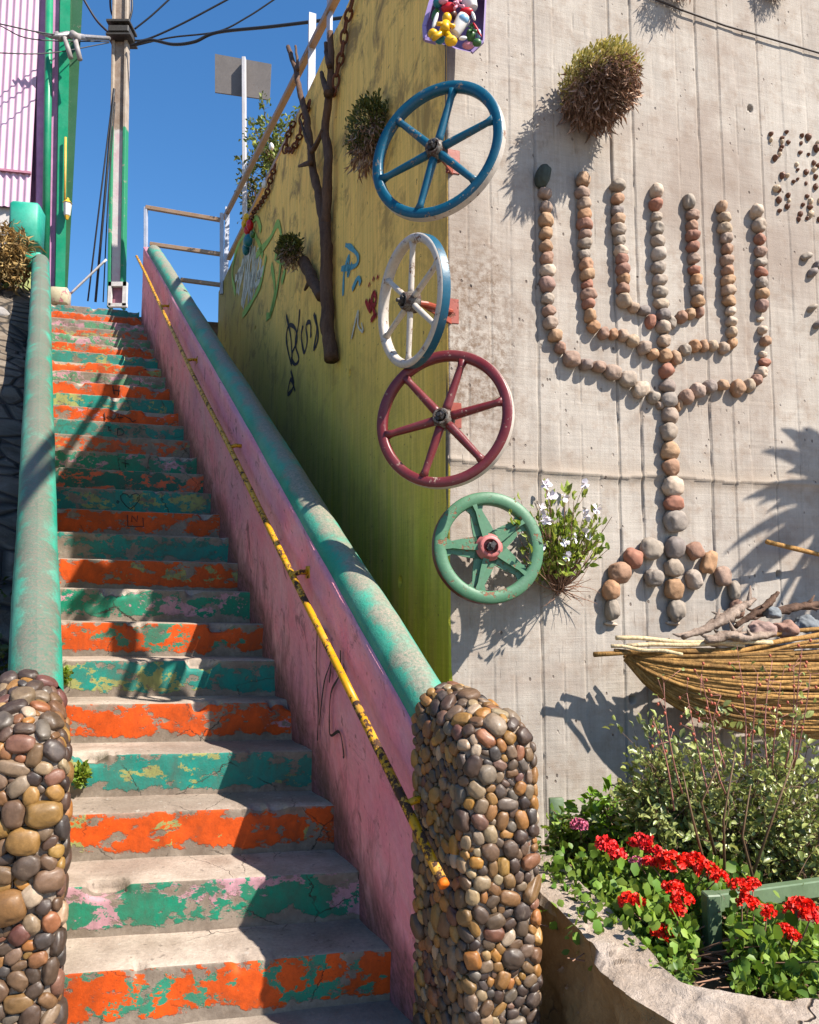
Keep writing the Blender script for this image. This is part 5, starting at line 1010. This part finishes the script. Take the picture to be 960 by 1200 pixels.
# weeds on the steps
for (k, x, y, s_, n, l) in ((4, 96, 908, .045, 70, 'green weed growing from the foot of a step beside the left pebble pillar'), (6, 76, 792, .030, 46, 'smaller weed growing on a green step next to the left coping')):
    c = on_riser(k, x, y, .03); r = np.random.default_rng(k); mb = MB(); q = ell_pts(r, n, c, V(1, 0, 0), V(0, 1, 0), UP, s_ * .6, s_ * .4, s_, .2)
    for _ in range(3): leaves(mb, q, (q - c) / s_ + UP * .4, .022, .6, .2, .5, .1, rng=r)
    tag(mb.build('weed', leafmat('weed_leaf', (.08, .16, .02), (.24, .26, .05))), l, 'weed')
# ================================================================ flower bed
SZ, LZ = .28, .42
inn = [(560, 930), (600, 958), (634, 990), (691, 1042), (730, 1080), (762, 1112), (797, 1146), (850, 1158), (924, 1168), (1010, 1168), (1150, 1165)]
out_ = [(560, 975), (600, 1015), (642, 1050), (722, 1132), (752, 1152), (782, 1171), (824, 1192), (875, 1212), (940, 1235), (1010, 1240), (1150, 1240)]
I3 = np.array([at_z(x, y, LZ) for x, y in inn]); O3 = np.array([at_z(x, y, LZ) for x, y in out_]); tt = np.linspace(0, len(I3) - 1, 420); i = np.minimum(tt.astype(int), len(I3) - 2); fr = (tt - i)[:, None]
Ii = I3[i] * (1 - fr) + I3[i + 1] * fr; Oo = O3[i] * (1 - fr) + O3[i + 1] * fr
for A2 in (Ii, Oo):
    for _ in range(30): A2[1:-1] = (A2[:-2] + 2 * A2[1:-1] + A2[2:]) / 4
P = []
for a, b in zip(Ii, Oo):
    row = [a - UP * .2, a - UP * .02] + [a + (b - a) * q for q in np.linspace(0.03, .97, 44)] + [b - UP * q + nrm((b - a) * V(1, 1, 0)) * (.02 + .05 * q) for q in np.linspace(.02, .46, 44)]; P.append(row)
P = np.array(P); q3 = P * V(1, 1, 1)
n1 = fbm(q3 * 7, 5, 2); n1 = np.sign(n1) * np.abs(n1) ** .6 * .55; n2 = fbm(q3 * 3, 3, 9); nt = n2 * 6 + n1 * .5; ft = nt - np.floor(nt); terr = (np.floor(nt) + np.clip((ft - .8) / .2, 0, 1)) / 6 * .05; n4 = fbm(q3 * V(22, 22, 9), 4, 31)
P[:, 1:46, 2] += (n1 * .012 + terr + n4 * .006)[:, 1:46] - np.linspace(0, .02, 45); P[:, 46:, 2] -= .02 * np.linspace(1, 0, P.shape[1] - 46); P[:, 46:] += (np.stack([n1, -n1, n1 * 0], -1) * .05)[:, 46:] + (np.stack([n4, -n4, n4 * 0], -1) * .02)[:, 46:] + np.stack([n2, -n2, n2 * 0], -1)[:, 46:] * .03
m = M_('pale_ledge_rock'); o = m.wpos(); n = m.noise(o, 5, 8, .7, .4); f = m.noise(o, 60, 6, .75); nz = m.sep(m.node('ShaderNodeNewGeometry').outputs['Normal'])[2]
top = m.mix(m.step(n, .3, .65), (.40, .31, .24), (.56, .47, .40)); sidec = m.mix(m.step(n, .3, .7), (.26, .15, .065), (.48, .32, .16))
vv = m.vor(m.map(m.mix(.2, o, m.noise(o, 3, 4, .6, col=True)), (1, .5, 1), rot=(0, 0, .7)), 3.2, 'DISTANCE_TO_EDGE'); ck = m.math('MAXIMUM', m.step(vv, .001, .008), m.step(m.noise(o, 2.3, 2, .5), .55, .48))
c = m.mix(m.step(m.math('ADD', nz, m.math('MULTIPLY', m.math('SUBTRACT', n, .5), .5)), .45, .65), sidec, top); c = m.mix(ck, (.10, .07, .05), c); c = m.hsv(c, .5, 1, m.step(f, .2, .8, .75, 1.15))
ROCK = m.out(c, .92, m.bump(m.math('ADD', m.math('MULTIPLY', n, 1.2), m.math('ADD', f, ck)), 1, .012), 0, .2)
mb = MB(); grid(mb, P, flip=True); tag(mb.build('stone_kerb', ROCK, sharp=24), 'broad flat-topped rough rock kerb running diagonally along the flower bed', 'kerb')
bed = [tuple(q[:2]) for q in Ii[::20]] + [tuple(G_(3.6, 0)[:2]), tuple(G_(-.3, 0)[:2])]
sheet('flower_bed_soil', bed, SZ, SOILM)
r = np.random.default_rng(3); mb = MB()
for i in range(60):
    x = r.uniform(700, 960); q = at_z(x, 1150 + r.uniform(-8, 10), LZ - .03)
FEN = painted('sage_fence_paint', (.115, .17, .095), (.25, .20, .14), .40, .5, 14)
fe = thing('garden_fence', 'low sage green timber fence of post and rail among the red geraniums', 'fence', at_z(836, 1125, SZ))
fb = at_z(836, 1128, SZ); fdx = nrm(V(1, .75, 0)); ft = at_y(836, 1046, fb[1])[2]; mb = MB(); box(mb, fb + UP * (ft - SZ) / 2, V(1, .12, 0), UP, V(-.12, 1, 0), .023, (ft - SZ) / 2, .023, bev=.004); mb.build('post', FEN, fe, smooth=False)
pA_ = fb * V(1, 1, 0) + UP * (ft - .034) + fdx * .026; mb = MB(); pB_ = at_y(985, 1036, fb[1] + .36); bar(mb, pA_, pB_, .036, .056, bev=.004); mb.build('rail', FEN, fe, smooth=False)
q = at_z(653, 1005, SZ); mb = MB(); tq_ = at_y(654, 935, q[1])[2]; box(mb, V(q[0], q[1], (tq_ + SZ) / 2), V(1, .1, 0), UP, V(-.1, 1, 0), .032, (tq_ - SZ) / 2, .012, bev=.003); tag(mb.build('timber_stake', FEN), 'short sage green timber stake against the grey wall, beside the pebble pillar', 'stake')
bs = lambda px, py, z=SZ: at_z(px, py, z)
# geraniums
GER = leafmat('geranium_leaf', (.055, .13, .02), (.24, .32, .07), .3, .5); RED = [simple('red_petal', (.86, .022, .008), .6, .15, isl=True), simple('coral_petal', (.86, .07, .07), .6, .15, isl=True), simple('pink_petal', (.62, .16, .25), .6, .1, isl=True)]
def head(t, c, rad, mat, seed):
    r = np.random.default_rng(seed); mb = MB(); n = 46; d = r.normal(0, 1, (n, 3)); d[:, 2] = np.abs(d[:, 2]) * .8 + .05; d /= np.linalg.norm(d, axis=1)[:, None]; P = []; D = []
    for q in d:
        f_ = c + q * rad * r.uniform(.6, 1.0) * V(1, 1, .75); a, b = frame_of(q); ph = r.uniform(0, 6)
        for k in range(5): P.append(f_); D.append(a * math.cos(ph + k * 1.256) + b * math.sin(ph + k * 1.256) + q * .45)
    leaves(mb, P, D, rad * .31, .95, .12, .10, .15, rng=r); mb.build('flower_head', mat, t)
def clear_post(P, D):
    d = np.asarray(P)[:, :2] - fb[:2]; k = ~((np.abs(d[:, 0] - d[:, 1] * .38) < .05) & (d[:, 1] < .05)); return kerb_side(np.asarray(P)[k], np.asarray(D)[k])
def kerb_side(P, D):
    d = ((P[:, None, :2] - Ii[None, ::6, :2]) ** 2).sum(-1).argmin(1) * 6; inw = (Ii - Oo)[d]; inw /= np.linalg.norm(inw, axis=1)[:, None]; k = ((P - Ii[d]) * inw)[:, :2].sum(1) > -.045
    return P[k], D[k]
def geranium(label, heads, zf, seed, hmax=.17, spread=.15, n=700):
    r = np.random.default_rng(seed); pos = [(at_z(x, y, z), rr * at_z(x, y, z)[1] / F, k) for x, y, rr, k, z in heads]; ctr = np.mean([p[0] for p in pos], 0); root = V(ctr[0], ctr[1] + .05, SZ); t = thing('geranium', label, 'geranium', root, 'red geraniums in the flower bed')
    S = MB(); L = MB(); ends = []
    for i in range(34):
        e = root + V(r.normal(0, spread), r.normal(0, spread * .8), r.uniform(.04, hmax)); tube(S, curve3(root, e, r.normal(0, .02, 3), 6), np.linspace(.004, .002, 6), 4, cap=False); ends.append(e)
    for c, rad, k in pos: tube(S, curve3(root + r.normal(0, .03, 3) * V(1, 1, 0), c, r.normal(0, .02, 3), 7), .0022, 5, cap=False)
    ends = np.array(ends); P = ends[r.integers(0, len(ends), n)] + r.normal(0, .035, (n, 3)); P[:, 2] = np.maximum(P[:, 2], SZ + .01)
    D = r.normal(0, .6, (n, 3)) + V(0, -.25, .7); P, D = clear_post(P, D); leaves(L, P, D, .030, .95, -.14, .45, .12, rng=r); S.build('stem', DRYW, t); L.build('foliage', GER, t)
    for j, (c, rad, k) in enumerate(pos): head(t, c, rad * .92, RED[k], seed * 50 + j)
geranium('geranium with coral-red heads nearest the grey wall, right of the single pink rose', [(710, 992, 14, 1, .52), (723, 1003, 12, 1, .50), (752, 989, 14, 1, .54)], .5, 1)
geranium('geranium with the dense row of bright red heads in the middle of the bed', [(766, 999, 11, 1, .52), (748, 1011, 9, 2, .50), (762, 1012, 10, 1, .51), (786, 1014, 19, 0, .52), (811, 1012, 16, 0, .52), (828, 1021, 14, 0, .52), (843, 1029, 11, 0, .52)], .5, 2, .17, .2, 900)
geranium('geranium with tall double red head just left of the fence post', [(790, 1042, 13, 0, .50), (799, 1055, 14, 0, .49), (795, 1068, 11, 0, .47)], .5, 3)
geranium('geranium with one separate red head closest to the kerb, left of the fence', [(740, 1058, 15, 0, .46)], .5, 4, .14, .13, 450)
geranium('geranium with a single low red head, lowest in the bed', [(776, 1095, 13, 0, .41)], .4, 5, .12, .12, 420)
geranium('geranium with red heads just under the fence rail beside its post', [(868, 1040, 13, 0, .54), (877, 1059, 13, 0, .50), (899, 1071, 12, 0, .48), (882, 1036, 9, 0, .55)], .5, 6, .10)
geranium('geranium with large red heads at the right edge under the fence rail', [(938, 1067, 18, 0, .48), (920, 1092, 11, 0, .45), (931, 1098, 9, 0, .44), (950, 1075, 12, 1, .47)], .5, 7, .10)
pr_ = thing('pink_rose', 'small plant with a single pink bloom beside the sage stake', 'flower', bs(680, 1010)); c = at_z(679, 969, .52); mb = MB(); tube(mb, curve3(bs(682, 1012), c, V(.01, 0, 0), 6), .0025, 5); mb.build('stem', DRYW, pr_); head(pr_, c, .036, RED[2], 99)
bush('leafy_plant', 'bright green leafy plant against the grey wall behind the coral geranium', at_z(725, 958, .50) , .16, .14, .11, 520, .048, leafmat('bright_leaf', (.09, .19, .02), (.20, .32, .05), .35), 41, 18, root=bs(727, 985), cat='plant')
bush('leafy_plant', 'low green plant at the left end of the bed next to the pebble pillar', at_z(672, 975, .45) , .12, .09, .10, 560, .036, GER, 42, 20, root=bs(674, 992), cat='plant')
# ground cover
r = np.random.default_rng(77); mb = MB(); Pc = []
while len(Pc) < 6000:
    k = r.integers(0, len(Ii)); a = Ii[k]; far = K0 + GD * np.dot(a - K0, GD) + GN * .05; w = r.random() ** 1.4
    q = a * V(1, 1, 0) + (far - a) * V(1, 1, 0) * w * .9; Pc.append(q + UP * (SZ + r.uniform(.0, .13) * (1 if w > .06 else .5)))
Pc = np.array(Pc); Pc = Pc[Pc[:, 0] > .5]; Pc, Dc = clear_post(Pc, r.normal(0, .6, (len(Pc), 3)) + V(-.1, -.2, .6)); leaves(mb, Pc, Dc, .024, .75, .15, .5, .15, rng=r)
tag(mb.build('ground_cover', leafmat('cover_leaf', (.03, .08, .015), (.18, .26, .05), .25)), 'low dark green ground cover spreading over the flower bed', 'ground cover', kind='stuff')
# rose bush
ROSE = leafmat('rose_leaf', (.08, .12, .028), (.38, .40, .15), .25, .38, .5)
rb, T_, anch = bush('rose_bush', 'large rose bush with small glossy leaves below the reed basket', at_y(890, 955, 3.12) + UP * .0, .56, .27, .40, 9500, .029, ROSE, 51, 95, root=V(*at_y(890, 1070, 3.15)[:2], SZ), cat='bush')
bush('rose_bush', 'thin outlying rose bush shoots left of the large rose bush, against the shaded wall', at_y(778, 925, 3.1), .18, .15, .24, 2400, .027, ROSE, 52, 34, root=V(*at_y(800, 1030, 3.1)[:2], SZ), cat='bush')
r = np.random.default_rng(8); MHIP = simple('rose_hip', (.38, .10, .06), .5); S = MB(); L = MB()
for (x, y, x0, y0) in ((778, 800, 800, 930), (805, 812, 830, 930), (822, 790, 850, 900), (866, 775, 872, 900), (888, 790, 880, 900), (905, 775, 900, 900), (930, 780, 920, 900), (950, 790, 930, 900), (765, 845, 790, 950), (845, 815, 850, 930), (915, 800, 905, 900), (940, 760, 930, 900)):
    p, q = at_y(x0, y0, 2.9), at_y(x, y, 2.85 + r.uniform(-.1, .1)); cv = curve3(p, q, r.normal(0, .03, 3), 9); tube(S, cv, np.linspace(.0035, .0012, 9), 5)
    for k in range(4, 9):
        for _ in range(2):
            e = cv[k] + r.normal(0, .028, 3) + UP * .01; tube(S, [cv[k], e], .0009, 4)
            if r.random() < .55: H = MB(); blob(H, e, V(1, 0, 0), V(0, 1, 0), UP, .005, .005, .0065, 1, .1); H.build('rose_hip', MHIP, rb)
            else: leaves(L, [e], [r.normal(0, 1, 3) + UP * .3], .020, .6, .2, .3, .2, rng=r)
S.build('shoot', simple('pinkish_shoot', (.36, .16, .13), .7), rb); L.build('tip_leaves', ROSE, rb)
S = MB(); r = np.random.default_rng(9)
for (a, b, c_) in (((838, 1060), (812, 960), (800, 905)), ((850, 1060), (848, 960), (862, 880)), ((870, 1060), (905, 960), (930, 890)), ((838, 1000), (822, 940), (850, 880)), ((890, 1060), (870, 980), (880, 920))):
    tube(S, [at_y(*a, 2.75), at_y(*b, 2.70), at_y(*c_, 2.72)], [.006, .004, .002], 7)
S.build('old_cane', simple('rose_cane', (.12, .07, .035), .7, .3), rb)

# yucca beyond the right edge (its shadow falls on the wall)
Ld = nrm(V(.80, -.49, 1.0)); Qs = gp(1000, 595); cc_ = Qs + Ld * 1.75; t = thing('yucca', 'tall yucca just beyond the right end of the flower bed', 'yucca', (cc_[0], cc_[1], 0)); r = np.random.default_rng(6)
mb = MB(); tube(mb, [V(cc_[0] + .15, cc_[1], -.02), V(cc_[0] + .1, cc_[1], 1.2), cc_ - UP * .1], [.09, .07, .06], 12, jit=.05); mb.build('trunk', BARK, t); mb = MB()
for i in range(95):
    d = r.normal(0, 1, 3); d[2] = abs(d[2]) * .9 - .25; d = nrm(d); L_ = r.uniform(.45, .75); e = cc_ + d * L_ + UP * (-.12 * (1 - d[2])); cv = curve3(cc_, e, UP * .16, 9); sd = nrm(np.cross(d, UP)); w = .034 * np.sin(np.linspace(.5, math.pi, 9))[:, None] ** .7; mb.add(np.concatenate([cv - sd * w, cv + UP * -.006, cv + sd * w]), [[j, j + 1, 9 + j + 1, 9 + j] for j in range(8)] + [[9 + j, 9 + j + 1, 18 + j + 1, 18 + j] for j in range(8)])
mb.build('blades', leafmat('yucca_blade', (.05, .09, .02), (.14, .18, .05), .1), t)

# ================================================================ daylight
SC.world = bpy.data.worlds.new('World'); SC.world.use_nodes = True; wt = SC.world.node_tree; sk = wt.nodes.new('ShaderNodeTexSky'); sk.sky_type = 'NISHITA'; sk.sun_disc = False
el = math.asin(Ld[2]); az = math.atan2(Ld[0], Ld[1]); sk.sun_elevation = el; sk.sun_rotation = az; sk.air_density = 1.0; sk.dust_density = .4; sk.ozone_density = 3.0; sk.altitude = 200
hs = wt.nodes.new('ShaderNodeHueSaturation'); hs.inputs['Saturation'].default_value = 1.25; wt.links.new(sk.outputs[0], hs.inputs['Color']); wt.links.new(hs.outputs[0], wt.nodes['Background'].inputs[0]); wt.nodes['Background'].inputs[1].default_value = .088
sl = bpy.data.lights.new('sun', 'SUN'); sl.energy = 5.0; sl.angle = math.radians(.5); sl.color = (1, .93, .82); so = bpy.data.objects.new('sun', sl); COL.objects.link(so); so.rotation_euler = Vector((-Ld[0], -Ld[1], -Ld[2])).to_track_quat('-Z', 'Y').to_euler(); so.location = (6, -6, 10)
SC.view_settings.view_transform = 'Standard'; SC.view_settings.look = 'None'; SC.view_settings.gamma = 1; SC.view_settings.exposure = 1.28; SC.view_settings.use_curve_mapping = False
SC.render.engine = 'CYCLES'; SC.cycles.max_bounces = 8; SC.cycles.diffuse_bounces = 4; SC.cycles.transparent_max_bounces = 4
